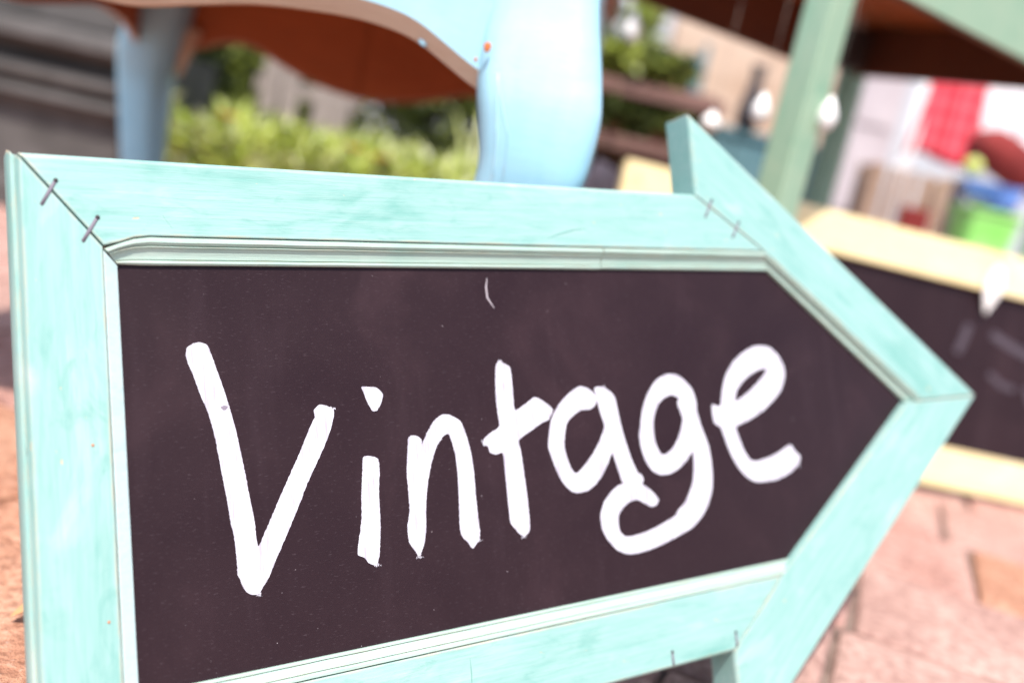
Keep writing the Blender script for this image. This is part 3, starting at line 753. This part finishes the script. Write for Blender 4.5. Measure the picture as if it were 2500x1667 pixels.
bm = bmesh.new(); bm_loft(bm, [rr_loop(0.158, 0.133, 0.100), rr_loop(0.166, 0.141, 0.102), rr_loop(0.166, 0.141, 0.112), rr_loop(0.150, 0.125, 0.112), rr_loop(0.149, 0.124, 0.100)], cap=False)
link('rim', bm, LIME, gb)
bc = cloth('folded_blue_cloth', 0.16, 0.17, 0.0, -0.055, SKYBLUE, 2.0, 0.012, 6); bc.location = (1.262, 2.895, 0.632)
bm = bmesh.new(); bm.from_mesh(bc.data); bm.free()
tag(bc, 'blue cloth lying over the top behind the green basket', 'cloth')
bx = thing('storage_box', 'plain pale box standing behind the green basket under the blue cloth', 'box', (1.275, 2.965, 0.438), 0.05)
box('box_body', (0, 0, 0.09), (0.18, 0.11, 0.18), LILAC, bx, bev=0.004); box('lid', (0, 0, 0.187), (0.188, 0.118, 0.014), LILAC, bx, bev=0.003)
mb_ = bmesh.new()
bm_loft(mb_, [rr_loop(0.24, 0.10, 0.0, 0.03), rr_loop(0.28, 0.13, 0.03, 0.04), rr_loop(0.27, 0.12, 0.075, 0.035), rr_loop(0.20, 0.07, 0.105, 0.03), rr_loop(0.12, 0.03, 0.115, 0.012)])
mg = thing('maroon_bag', 'dark maroon cloth bag slumped above the blue cloth', 'bag', (1.33, 3.03, 0.665))
mg.rotation_euler = (0, math.radians(22), 0.1)
link('bag_body', mb_, MAROON, mg, smooth=True)
tube('handle', [(-0.04, 0, 0.11), (-0.03, 0, 0.17), (0.03, 0, 0.17), (0.04, 0, 0.11)], 0.006, MAROON, mg)
bm = bmesh.new(); bmesh.ops.create_uvsphere(bm, u_segments=20, v_segments=12, radius=0.027)
bl = link('ball', bm, BALLM, smooth=True); bl.location = (1.195, 2.915, 0.668)
tag(bl, 'small yellow green ball perched left of the maroon bag', 'ball')
# slatted crates left of the basket
def crate(x, y, z, w, d, h, rot, lab):
    t = thing('slatted_crate', lab, 'crate', (x, y, z), rot, 'slatted wooden crates beyond the yellow sign')
    for sx in (-1, 1):
        for sy in (-1, 1): box('corner_post', (sx * (w / 2 - 0.012), sy * (d / 2 - 0.012), h / 2), (0.022, 0.022, h), CRATEWOOD, t, bev=0.002)
    n = 5
    for k in range(n):
        for sy in (-1, 1): box('slat', (-w / 2 + w * (k + 0.5) / n, sy * d / 2, h / 2), (w / n * 0.62, 0.009, h * 0.96), CRATEWOOD, t, bev=0.0015)
    for k in range(3):
        for sx in (-1, 1): box('slat', (sx * w / 2, -d / 2 + d * (k + 0.5) / 3, h / 2), (0.009, d / 3 * 0.62, h * 0.96), CRATEWOOD, t, bev=0.0015)
    box('crate_floor', (0, 0, 0.012), (w - 0.03, d - 0.03, 0.012), CRATEWOOD, t)
crate(1.035, 3.02, 0.0, 0.26, 0.22, 0.40, 0.12, 'large slatted wooden crate standing on the ground beyond the yellow sign')
crate(1.045, 3.02, 0.402, 0.23, 0.20, 0.22, -0.1, 'smaller slatted crate stacked on the large crate')
rb = thing('red_book', 'red book standing against the crates above the yellow bar', 'book', (1.035, 2.83, 0.0), 0.15)
rp = thing('low_stool', 'low brown stool holding the red book before the crates', 'stool', (1.03, 2.82, 0), 0.1)
box('seat', (0, 0, 0.38), (0.17, 0.14, 0.024), CRATEWOOD, rp, bev=0.004)
for sx in (-1, 1):
    for sy in (-1, 1): box('leg', (sx * 0.065, sy * 0.05, 0.184), (0.024, 0.024, 0.368), CRATEWOOD, rp, bev=0.002)
rb.location = (1.03, 2.80, 0.3925)
box('cover', (0, 0, 0.06), (0.085, 0.022, 0.12), MAROON, rb, bev=0.002); box('pages', (0.003, 0, 0.0605), (0.083, 0.017, 0.117), CLOTHW, rb)

# ------------------------------------------------------------------ the mint arrow sign (the subject)
O_ = Vector((-0.2366113, 0.5674704, 0.2932932))
su = Vector((0.82505, 0.552301, 0.119399)); sv = Vector((-0.294377, 0.239754, 0.925127)); sn = su.cross(sv)
ms = thing('mint_arrow_sign', 'mint green arrow shaped chalkboard sign with white hand lettering', 'sign')
rot = Matrix((su, sv, sn)).transposed().to_4x4()
base_local = Vector((0.18, -0.31, -0.01))
O4 = Matrix.Translation(O_) @ rot
ms.matrix_world = O4 @ Matrix.Translation(base_local)
TO = Matrix.Translation(-base_local)          # sign coordinates (inner top left corner = 0) -> parent's coordinates
MID = -0.1262
q_tl, q_bl, q_k = (-0.0125, 0.0165), (-0.0125, -0.2615), (0.5274, 0.0165)
q_kb, q_tip, q_tipb = (0.512, -0.2612), (0.7226, MID), (0.700, MID)
def offset_poly(poly, amounts):
    """push each edge i (vertex i -> i+1) outward by amounts[i]; poly is counter-clockwise"""
    n = len(poly); L = []
    for i in range(n):
        a = Vector(poly[i]); b = Vector(poly[(i + 1) % n]); d = (b - a).normalized(); nn = Vector((d.y, -d.x))
        L.append((a + nn * amounts[i], d))
    out = []
    for i in range(n):
        (p, d), (q, e) = L[i - 1], L[i]
        den = d.x * e.y - d.y * e.x
        if abs(den) < 1e-6: out.append(tuple(q)); continue
        t = ((q.x - p.x) * e.y - (q.y - p.y) * e.x) / den
        out.append(tuple(p + d * t))
    return out
BARM = {}
def sign_bar(poly, ang, outer, joints, chamfer=0.0022, groove=False):
    """poly CCW in sign coordinates; outer = indices of outward edges; joints = indices of mitred edges"""
    n = len(poly)
    am = [0.0] * n
    for j in joints: am[j] = -0.00055
    F = offset_poly(poly, am)
    def ring(k): return offset_poly(poly, [(-0.00055 if i in joints else (k if i in outer else 0.0)) for i in range(n)])
    c = Vector((sum(p[0] for p in poly) / n, sum(p[1] for p in poly) / n))
    ca, sa = math.cos(-ang), math.sin(-ang)
    def loc(p, z):
        x, y = p[0] - c.x, p[1] - c.y; return (x * ca - y * sa, x * sa + y * ca, z)
    if groove:
        lv = [(0.0, 0.008), (0.0026, 0.0030), (0.0016, 0.0022), (0.0016, 0.0010), (0.0044, 0.0002), (0.0058, -0.004), (0.0058, -0.022)]
    else:
        lv = [(0.0, 0.008), (chamfer, 0.0055), (chamfer, -0.022)]
    bm = bmesh.new(); bm_loft(bm, [[loc(p, z) for p in ring(k)] for k, z in lv])
    bmesh.ops.recalc_face_normals(bm, faces=bm.faces)
    bevel_sharp(bm, 0.0007, 2, 0.35)
    m4 = TO @ Matrix.Translation((c.x, c.y, 0)) @ Matrix.Rotation(ang, 4, 'Z')
    o = link('frame_bar', bm, MINT, ms, mat4=m4); BARM[o.name] = m4
    return o
q_m = (-0.0115, 0.0105)
LT, LB = (-0.053, 0.061), (-0.053, -0.3105)
kt, kb = (0.4555, 0.061), (0.4525, -0.3105)
tip = (0.806, MID)
bar_left = sign_bar([LT, LB, q_bl, q_m], math.pi / 2, [0], [1, 3], groove=True)
bar_top = sign_bar([LT, q_m, (-0.002, 0.0128), (0.006, 0.0156), (0.015, 0.0168), q_k, kt], 0.0, [6], [0, 5])
bar_bottom = sign_bar([LB, kb, q_kb, q_bl], 0.0, [0], [1, 3])
bar_up = sign_bar([kt, q_k, q_tip, tip, (0.4555, 0.1295)], math.radians(-36.1), [3, 4], [0, 2], chamfer=0.0016)
bar_low = sign_bar([tip, q_tipb, q_kb, kb, (0.4525, -0.395)], math.radians(36.1), [4, 3], [0, 2], chamfer=0.0016)

PROF = [(0.0, -0.001), (0.0, 0.0022), (0.06, 0.0031), (0.15, 0.0031), (0.18, 0.0014), (0.21, 0.0024), (0.33, 0.0029), (0.46, 0.0038), (0.56, 0.0050), (0.62, 0.0064), (0.645, 0.0064), (0.665, 0.0042),
        (0.70, 0.0066), (0.78, 0.0078), (0.93, 0.0078), (0.985, 0.0062), (1.0, 0.0060), (1.0, -0.001)]
FLAT = [(0.0, -0.001), (0.0, 0.0018), (0.10, 0.0026), (0.80, 0.0066), (0.88, 0.0068), (0.93, 0.0050), (1.0, 0.0048), (1.0, -0.001)]
def moulding(Ps, Qs, prof_, bar, seed, wob=0.00022, step=0.010, mat=None):
    """a profile swept between the inner (panel) polyline Ps and the outer (bar) polyline Qs"""
    bm = bmesh.new(); loops = []
    Ps = [Vector(p) for p in Ps]; Qs = [Vector(q) for q in Qs]; st = []
    for i in range(len(Ps) - 1):
        m = max(1, int((Ps[i + 1] - Ps[i]).length / step))
        st += [(Ps[i].lerp(Ps[i + 1], k / m), Qs[i].lerp(Qs[i + 1], k / m)) for k in range(m)]
    st.append((Ps[-1], Qs[-1]))
    for a, b in st:
        w = wob * noise.noise(Vector((a.x * 40, a.y * 40, seed))); lp_ = []
        for k, z in prof_:
            p = a.lerp(b, k); ins = 1.0 if 0 < k < 1 else 0.0
            lp_.append((p.x + w * ins, p.y + w * ins, z + w * 0.6 * ins))
        loops.append(lp_)
    bm_loft(bm, loops)
    o = link('moulding', bm, mat or MINT_TRIM, bar)
    o.matrix_parent_inverse = Matrix.Identity(4)
    o.matrix_local = BARM[bar.name].inverted() @ TO
    return o
g_ = 0.0003
moulding([(-0.003, 0.0006), (-0.001, 0.0004), (0.004, 0.0002), (0.013, 0), (0.352, 0.0)],
         [(-0.0105, 0.0088), (-0.0026, 0.0122), (0.006, 0.0152), (0.015, 0.0165), (0.3525, q_k[1] - g_)], PROF, bar_top, 3)
moulding([(0.3527, 0.0003), (0.535, 0.0)], [(0.3532, q_k[1] - g_), (q_k[0], q_k[1] - g_)], PROF, bar_top, 4)
moulding([(-0.003, -0.0006), (-0.003, -0.25)], [(-0.0122, 0.0088), (q_bl[0] + g_, q_bl[1])], FLAT, bar_left, 5, mat=MINT_PALE)
moulding([(-0.003, -0.25), (0.535, -0.25)], [(q_bl[0], q_bl[1] + g_), (q_kb[0], q_kb[1] + g_)], PROF, bar_bottom, 6)
moulding([(0.535, 0), (0.7035, MID)], [(q_k[0], q_k[1] - g_), (q_tip[0] - g_, q_tip[1])], PROF, bar_up, 7)
# chalkboard panel
bm = bmesh.new()
pp = [(-0.006, 0.006), (-0.006, -0.256), (0.537, -0.256), (0.712, MID), (0.537, 0.006)]
bm_loft(bm, [[(x, y, 0.0) for x, y in pp], [(x, y, -0.006) for x, y in pp]])
panel = link('chalkboard_panel', bm, SLATE, ms, mat4=TO)
# lettering
LET = {
'V': [(340,-550),(347,-511),(376,-484),(426,-474),(464,-487),(479,-510),(503,-590),(545,-729),(578,-856),(614,-1017),(635,-1144),(659,-1305),(679,-1460),(699,-1604),(712,-1758),(770,-1658),(850,-1508),(944,-1334),(1012,-1213),(1068,-1100),(1097,-1043),(1131,-986),(1128,-939),(1168,-906),(1211,-914),(1260,-942),(1261,-984),(1231,-1077),(1188,-1169),(1117,-1293),(1048,-1415),(978,-1558),(910,-1688),(829,-1837),(763,-1963),(725,-2013),(695,-2047),(655,-2044),(622,-2019),(602,-1982),(588,-1935),(576,-1911),(576,-1811),(569,-1688),(552,-1585),(538,-1449),(522,-1336),(503,-1188),(483,-1041),(452,-904),(414,-800),(377,-675),(348,-595)],
'i': [(1445,-1276),(1475,-1267),(1527,-1278),(1554,-1299),(1557,-1372),(1542,-1517),(1540,-1638),(1538,-1735),(1524,-1854),(1516,-1925),(1494,-1988),(1475,-1987),(1437,-1967),(1408,-1927),(1364,-1903),(1371,-1844),(1406,-1682),(1419,-1503),(1436,-1360)],
'dot': [(1469,-809),(1495,-807),(1574,-817),(1617,-861),(1607,-916),(1569,-969),(1536,-973),(1518,-941),(1501,-909),(1490,-871)],
'n': [(1783,-1183),(1806,-1158),(1853,-1167),(1883,-1194),(1883,-1229),(1932,-1145),(1987,-1074),(2055,-1034),(2112,-1038),(2195,-1089),(2232,-1182),(2264,-1327),(2274,-1470),(2275,-1625),(2282,-1805),(2287,-1870),(2274,-1932),(2219,-1982),(2183,-1932),(2143,-1889),(2131,-1824),(2139,-1622),(2144,-1444),(2134,-1302),(2098,-1175),(2057,-1181),(1994,-1252),(1951,-1349),(1913,-1471),(1889,-1593),(1876,-1704),(1872,-1790),(1852,-1887),(1808,-1977),(1773,-1931),(1737,-1871),(1733,-1772),(1757,-1664),(1757,-1516),(1756,-1405),(1768,-1294)],
't': [(2524,-703),(2552,-685),(2598,-701),(2636,-726),(2644,-784),(2647,-899),(2651,-1042),(2738,-1008),(2825,-961),(2866,-970),(2945,-1022),(2983,-1065),(2941,-1132),(2891,-1146),(2789,-1196),(2667,-1261),(2674,-1336),(2684,-1451),(2693,-1566),(2701,-1703),(2703,-1896),(2679,-1938),(2644,-1954),(2606,-1929),(2576,-1891),(2543,-1848),(2537,-1740),(2532,-1571),(2527,-1413),(2520,-1339),(2467,-1349),(2417,-1330),(2401,-1284),(2373,-1262),(2373,-1231),(2442,-1186),(2511,-1152),(2506,-1061),(2500,-947),(2510,-777)],
'a': [(2928,-1266),(2946,-1185),(2979,-1106),(3043,-1028),(3121,-962),(3198,-919),(3251,-901),(3315,-919),(3364,-952),(3397,-988),(3380,-935),(3413,-913),(3472,-922),(3536,-962),(3574,-1014),(3589,-1113),(3613,-1249),(3646,-1374),(3680,-1487),(3730,-1602),(3767,-1625),(3783,-1663),(3758,-1703),(3590,-1679),(3553,-1597),(3501,-1434),(3448,-1514),(3378,-1603),(3314,-1656),(3236,-1694),(3134,-1698),(3079,-1671),(3015,-1600),(2968,-1502),(2936,-1406),(2917,-1335)],
'a_h': [(3070,-1266),(3100,-1174),(3163,-1119),(3240,-1083),(3321,-1082),(3367,-1061),(3396,-1027),(3421,-1119),(3448,-1224),(3392,-1328),(3332,-1407),(3242,-1494),(3179,-1541),(3142,-1552),(3109,-1516),(3081,-1443),(3061,-1347)],
'g': [(3802,-1239),(3840,-1105),(3910,-984),(4000,-895),(4103,-853),(4211,-858),(4297,-910),(4372,-992),(4403,-1091),(4399,-1168),(4431,-1287),(4490,-1447),(4508,-1578),(4508,-1720),(4486,-1833),(4429,-1942),(4369,-2011),(4258,-2092),(4120,-2137),(3935,-2186),(3756,-2216),(3631,-2222),(3556,-2211),(3469,-2169),(3388,-2080),(3345,-1992),(3341,-1896),(3380,-1806),(3455,-1731),(3536,-1685),(3629,-1671),(3736,-1689),(3811,-1727),(3883,-1791),(3918,-1838),(3898,-1873),(3841,-1885),(3781,-1853),(3707,-1814),(3628,-1823),(3555,-1863),(3511,-1917),(3503,-1988),(3520,-2044),(3562,-2080),(3646,-2085),(3789,-2068),(3936,-2032),(4071,-1987),(4109,-1948),(4181,-1900),(4239,-1831),(4292,-1735),(4313,-1636),(4317,-1496),(4237,-1565),(4147,-1619),(4061,-1648),(3964,-1648),(3887,-1612),(3825,-1532),(3789,-1423),(3781,-1324)],
'g_h': [(3931,-1249),(3954,-1163),(4003,-1084),(4074,-1038),(4150,-1021),(4221,-1054),(4200,-1091),(4225,-1169),(4242,-1234),(4207,-1321),(4155,-1405),(4091,-1463),(4030,-1490),(3990,-1485),(3955,-1438),(3932,-1361)],
'e': [(4667,-1147),(4701,-1017),(4761,-888),(4856,-786),(4975,-710),(5112,-660),(5225,-657),(5318,-681),(5405,-754),(5452,-839),(5460,-923),(5404,-1044),(5296,-1134),(5151,-1220),(4974,-1288),(4823,-1330),(4840,-1411),(4888,-1534),(4950,-1619),(5021,-1639),(5154,-1625),(5292,-1590),(5444,-1536),(5495,-1595),(5553,-1649),(5518,-1714),(5421,-1773),(5261,-1818),(5109,-1822),(4989,-1812),(4878,-1751),(4783,-1643),(4725,-1533),(4678,-1410),(4645,-1323),(4580,-1279),(4569,-1193),(4577,-1128)],
'e_h': [(4841,-1119),(4870,-1027),(4943,-958),(5043,-902),(5141,-866),(5246,-860),(5190,-923),(5066,-1011),(4966,-1066)],
}
ENDS = {}
def end_at(key, fx, fy, dx, dy):
    p = max(LET[key], key=lambda q: q[0] * fx + q[1] * fy); n_ = math.hypot(dx, dy)
    ENDS.setdefault(key, []).append((p[0] - dx / n_ * 6, p[1] - dy / n_ * 6, dx / n_, dy / n_))
end_at('V', 1, 0.6, 0.45, 1); end_at('V', 0, -1, -0.2, -1); end_at('i', 0, -1, -0.1, -1); end_at('n', -0.3, -1, 0.05, -1); end_at('n', 1, -1, 0.1, -1)
end_at('t', 0, -1, 0.1, -1); end_at('t', 0, 1, -0.1, 1); end_at('t', -1, 0, -1, -0.6); end_at('e', 1, -0.6, 1, 0.3); end_at('a', 0.3, 1, -0.3, 1)
def letter(keys, zoff):
    bm = bmesh.new()
    for key in keys:
        loops = [LET[key]] + ([LET[key + '_h']] if key + '_h' in LET else [])
        dense = []
        for L in loops:
            P = [Vector((x * 1e-4, y * 1e-4, 0)) for x, y in L]; out = []
            n = len(P)
            for i in range(n):
                p0, p1, p2, p3 = P[i - 1], P[i], P[(i + 1) % n], P[(i + 2) % n]
                m = max(2, int((p2 - p1).length / 0.0011))
                for k in range(m):
                    t = k / m
                    lin = p1.lerp(p2, t)
                    cr = 0.5 * ((2 * p1) + (-p0 + p2) * t + (2 * p0 - 5 * p1 + 4 * p2 - p3) * t * t + (-p0 + 3 * p1 - 3 * p2 + p3) * t ** 3)
                    q = lin.lerp(cr, 0.6)
                    j = 0.00024 * noise.noise(q * 500) + 0.00026 * noise.noise(q * 1500 + Vector((3, 1, 0)))
                    out.append(q + Vector((j, -j * 0.7, 0)))
            dense.append(out)
        flat = [p for L in dense for p in L]
        tris = tessellate_polygon(dense)
        top = [bm.verts.new((p.x, p.y, 0.0004)) for p in flat]
        for a, b, c in tris:
            try: bm.faces.new((top[a], top[b], top[c]))
            except ValueError: pass
        base = 0
        for L in dense:
            n = len(L); bot = [bm.verts.new((p.x, p.y, -0.0004)) for p in L]
            for k in range(n):
                bm.faces.new((top[base + k], top[base + (k + 1) % n], bot[(k + 1) % n], bot[k]))
            base += n
    # dry brush bits round the stroke ends
    rnd = random.Random(len(keys[0]) + ord(keys[0][0]))
    for (ex, ey, dx, dy) in ENDS.get(keys[0], []):
        for k in range(26):
            a = rnd.gauss(0, 11); t = rnd.uniform(-6, 17); x = (ex + dx * t - dy * a) * 1e-4; y = (ey + dy * t + dx * a) * 1e-4
            r = rnd.uniform(0.00012, 0.00042); el = rnd.uniform(1.0, 3.0)
            q = [bm.verts.new((x + r * (dx * el * math.cos(w) - dy * math.sin(w)), y + r * (dy * el * math.cos(w) + dx * math.sin(w)), 0.00035)) for w in (0.3, 1.7, 3.2, 4.6)]
            bm.faces.new(q)
    o = link('letter', bm, CHALK, panel); o.matrix_local = Matrix.Translation((0, 0, zoff))
    return o
for i, ks in enumerate((['V'], ['i', 'dot'], ['n'], ['t'], ['a'], ['g'], ['e'])):
    o = letter(ks, 0.00002 * i); o['label'] = 'white painted letter %s' % ks[0]
# small chalk marks: a curved scratch at the top, a smudge and specks
def scratch(pts, w, mat):
    bm = bmesh.new(); P = [Vector((x, y, 0)) for x, y in pts]; ring = []
    for i, p in enumerate(P):
        t = (P[min(i + 1, len(P) - 1)] - P[max(i - 1, 0)]).normalized(); s = Vector((-t.y, t.x, 0)) * w / 2 * (0.5 + math.sin(math.pi * i / (len(P) - 1)))
        ring.append((bm.verts.new(p + s), bm.verts.new(p - s)))
    for a, b in zip(ring, ring[1:]): bm.faces.new((a[0], b[0], b[1], a[1]))
    return link('chalk_scratch', bm, mat, panel, mat4=Matrix.Translation((0, 0, 0.00015)))
SCR, _, _ = new_mat('pale_scratch', (0.30, 0.26, 0.28), 0.8, 0.2)
scratch([(0.2503, -0.0068), (0.2489, -0.0138), (0.2494, -0.0215), (0.2545, -0.0290)], 0.0011, SCR)
bm = bmesh.new(); bmesh.ops.create_uvsphere(bm, u_segments=12, v_segments=6, radius=1)
for v in bm.verts: v.co = Vector((v.co.x * (0.0021 + 0.0006 * math.sin(4 * v.co.y)), v.co.y * 0.0015, v.co.z * 0.00012))
link('smudge', bm, GREYSMUDGE, panel, mat4=Matrix.Translation((0.0553, -0.0885, 0.00048)))
# staples over the mitres
def staple(a, b, parent, mat):
    a = Vector((*a, 0.0084)); b = Vector((*b, 0.0084)); d = (b - a).normalized()
    bm = bmesh.new(); bm_tube(bm, [a - Vector((0, 0, 0.006)), a, a.lerp(b, 0.5) + Vector((0, 0, 0.0004)), b, b - Vector((0, 0, 0.006))], 0.00105, 8, up=(d.y, -d.x, 0.01))
    for v in bm.verts:
        if v.co.z > 0.0074: v.co.z = 0.0080 + max(0, v.co.z - 0.0080) * 0.38
    o = link('staple', bm, mat, ms, smooth=True, mat4=TO)
    hb = bmesh.new(); r = bmesh.ops.create_uvsphere(hb, u_segments=8, v_segments=6, radius=0.0013)
    for v in hb.verts: v.co = Vector((v.co.x, v.co.y, v.co.z * 0.9))
    bmesh.ops.translate(hb, vec=a + Vector((0, 0, -0.0002)), verts=hb.verts)
    k = link('staple_hole', hb, DARKMETAL, o)
    return o
staple((-0.0349, 0.0477), (-0.0427, 0.0335), bar_top, METAL)
staple((-0.0135, 0.0270), (-0.0219, 0.0128), bar_top, METAL)
staple((0.4707, 0.0585), (0.4620, 0.0441), bar_up, METAL)
staple((0.4997, 0.0408), (0.4909, 0.0274), bar_up, METAL)
staple((0.3860, -0.3000), (0.3862, -0.3098), bar_bottom, METAL)
staple((0.4535, -0.2975), (0.4536, -0.3085), bar_bottom, METAL)
# a long crack along the outer side of the left bar, and a gouge in the top bar
pts = [Vector((-0.0546 - 0.0012 * math.sin(k * 0.9) * 0.3, -0.045 - 0.0068 * k, 0.0022 + 0.00025 * math.sin(k * 1.7))) for k in range(39)]
bm = bmesh.new(); bm_tube(bm, pts, [0.0004 + 0.0002 * math.sin(k * 2.3) for k in range(39)], 6)
link('crack', bm, DARKMETAL, ms, mat4=TO)
for gp in ([(0.300, 0.0215), (0.312, 0.0258), (0.325, 0.0290), (0.336, 0.0302)], [(0.023, 0.0295), (0.0285, 0.0215)], [(0.2095, -0.2700), (0.2098, -0.2800), (0.2092, -0.2920)]):
    bm = bmesh.new(); bm_tube(bm, [Vector((x, y, 0.0079)) for x, y in gp], [0.0004 if 0 < k < len(gp) - 1 else 0.00015 for k in range(len(gp))], 6)
    link('gouge', bm, GOUGE, ms, mat4=TO)
# nail specks in the left bar
for (x, y) in ((-0.022, -0.105), (-0.018, -0.205)):
    bm = bmesh.new(); bmesh.ops.create_uvsphere(bm, u_segments=8, v_segments=6, radius=0.0008)
    link('nail_head', bm, CHIP, ms, mat4=TO @ Matrix.Translation((x, y, 0.0080)))

# a dry leaf on the pavers at the left
bm = bmesh.new(); P = []
for k in range(9):
    t = k / 8; w = 0.011 * math.sin(math.pi * t) ** 0.8 + 0.0004
    P.append([bm.verts.new((-0.016 + 0.030 * t, s * w * 0.7, 0.003 + 0.006 * abs(s) * math.sin(math.pi * t) + 0.003 * math.sin(4 * t))) for s in (-1, 0, 1)])
for a, b in zip(P, P[1:]):
    for k in range(2): bm.faces.new((a[k], a[k + 1], b[k + 1], b[k]))
lf = link('dry_leaf', bm, DRYLEAF); lf.location = (-0.300, 0.655, 0.001); lf.rotation_euler = (0, 0, 0.5)
tag(lf, 'small dry brown leaf on the pavers by the left rail', 'leaf')
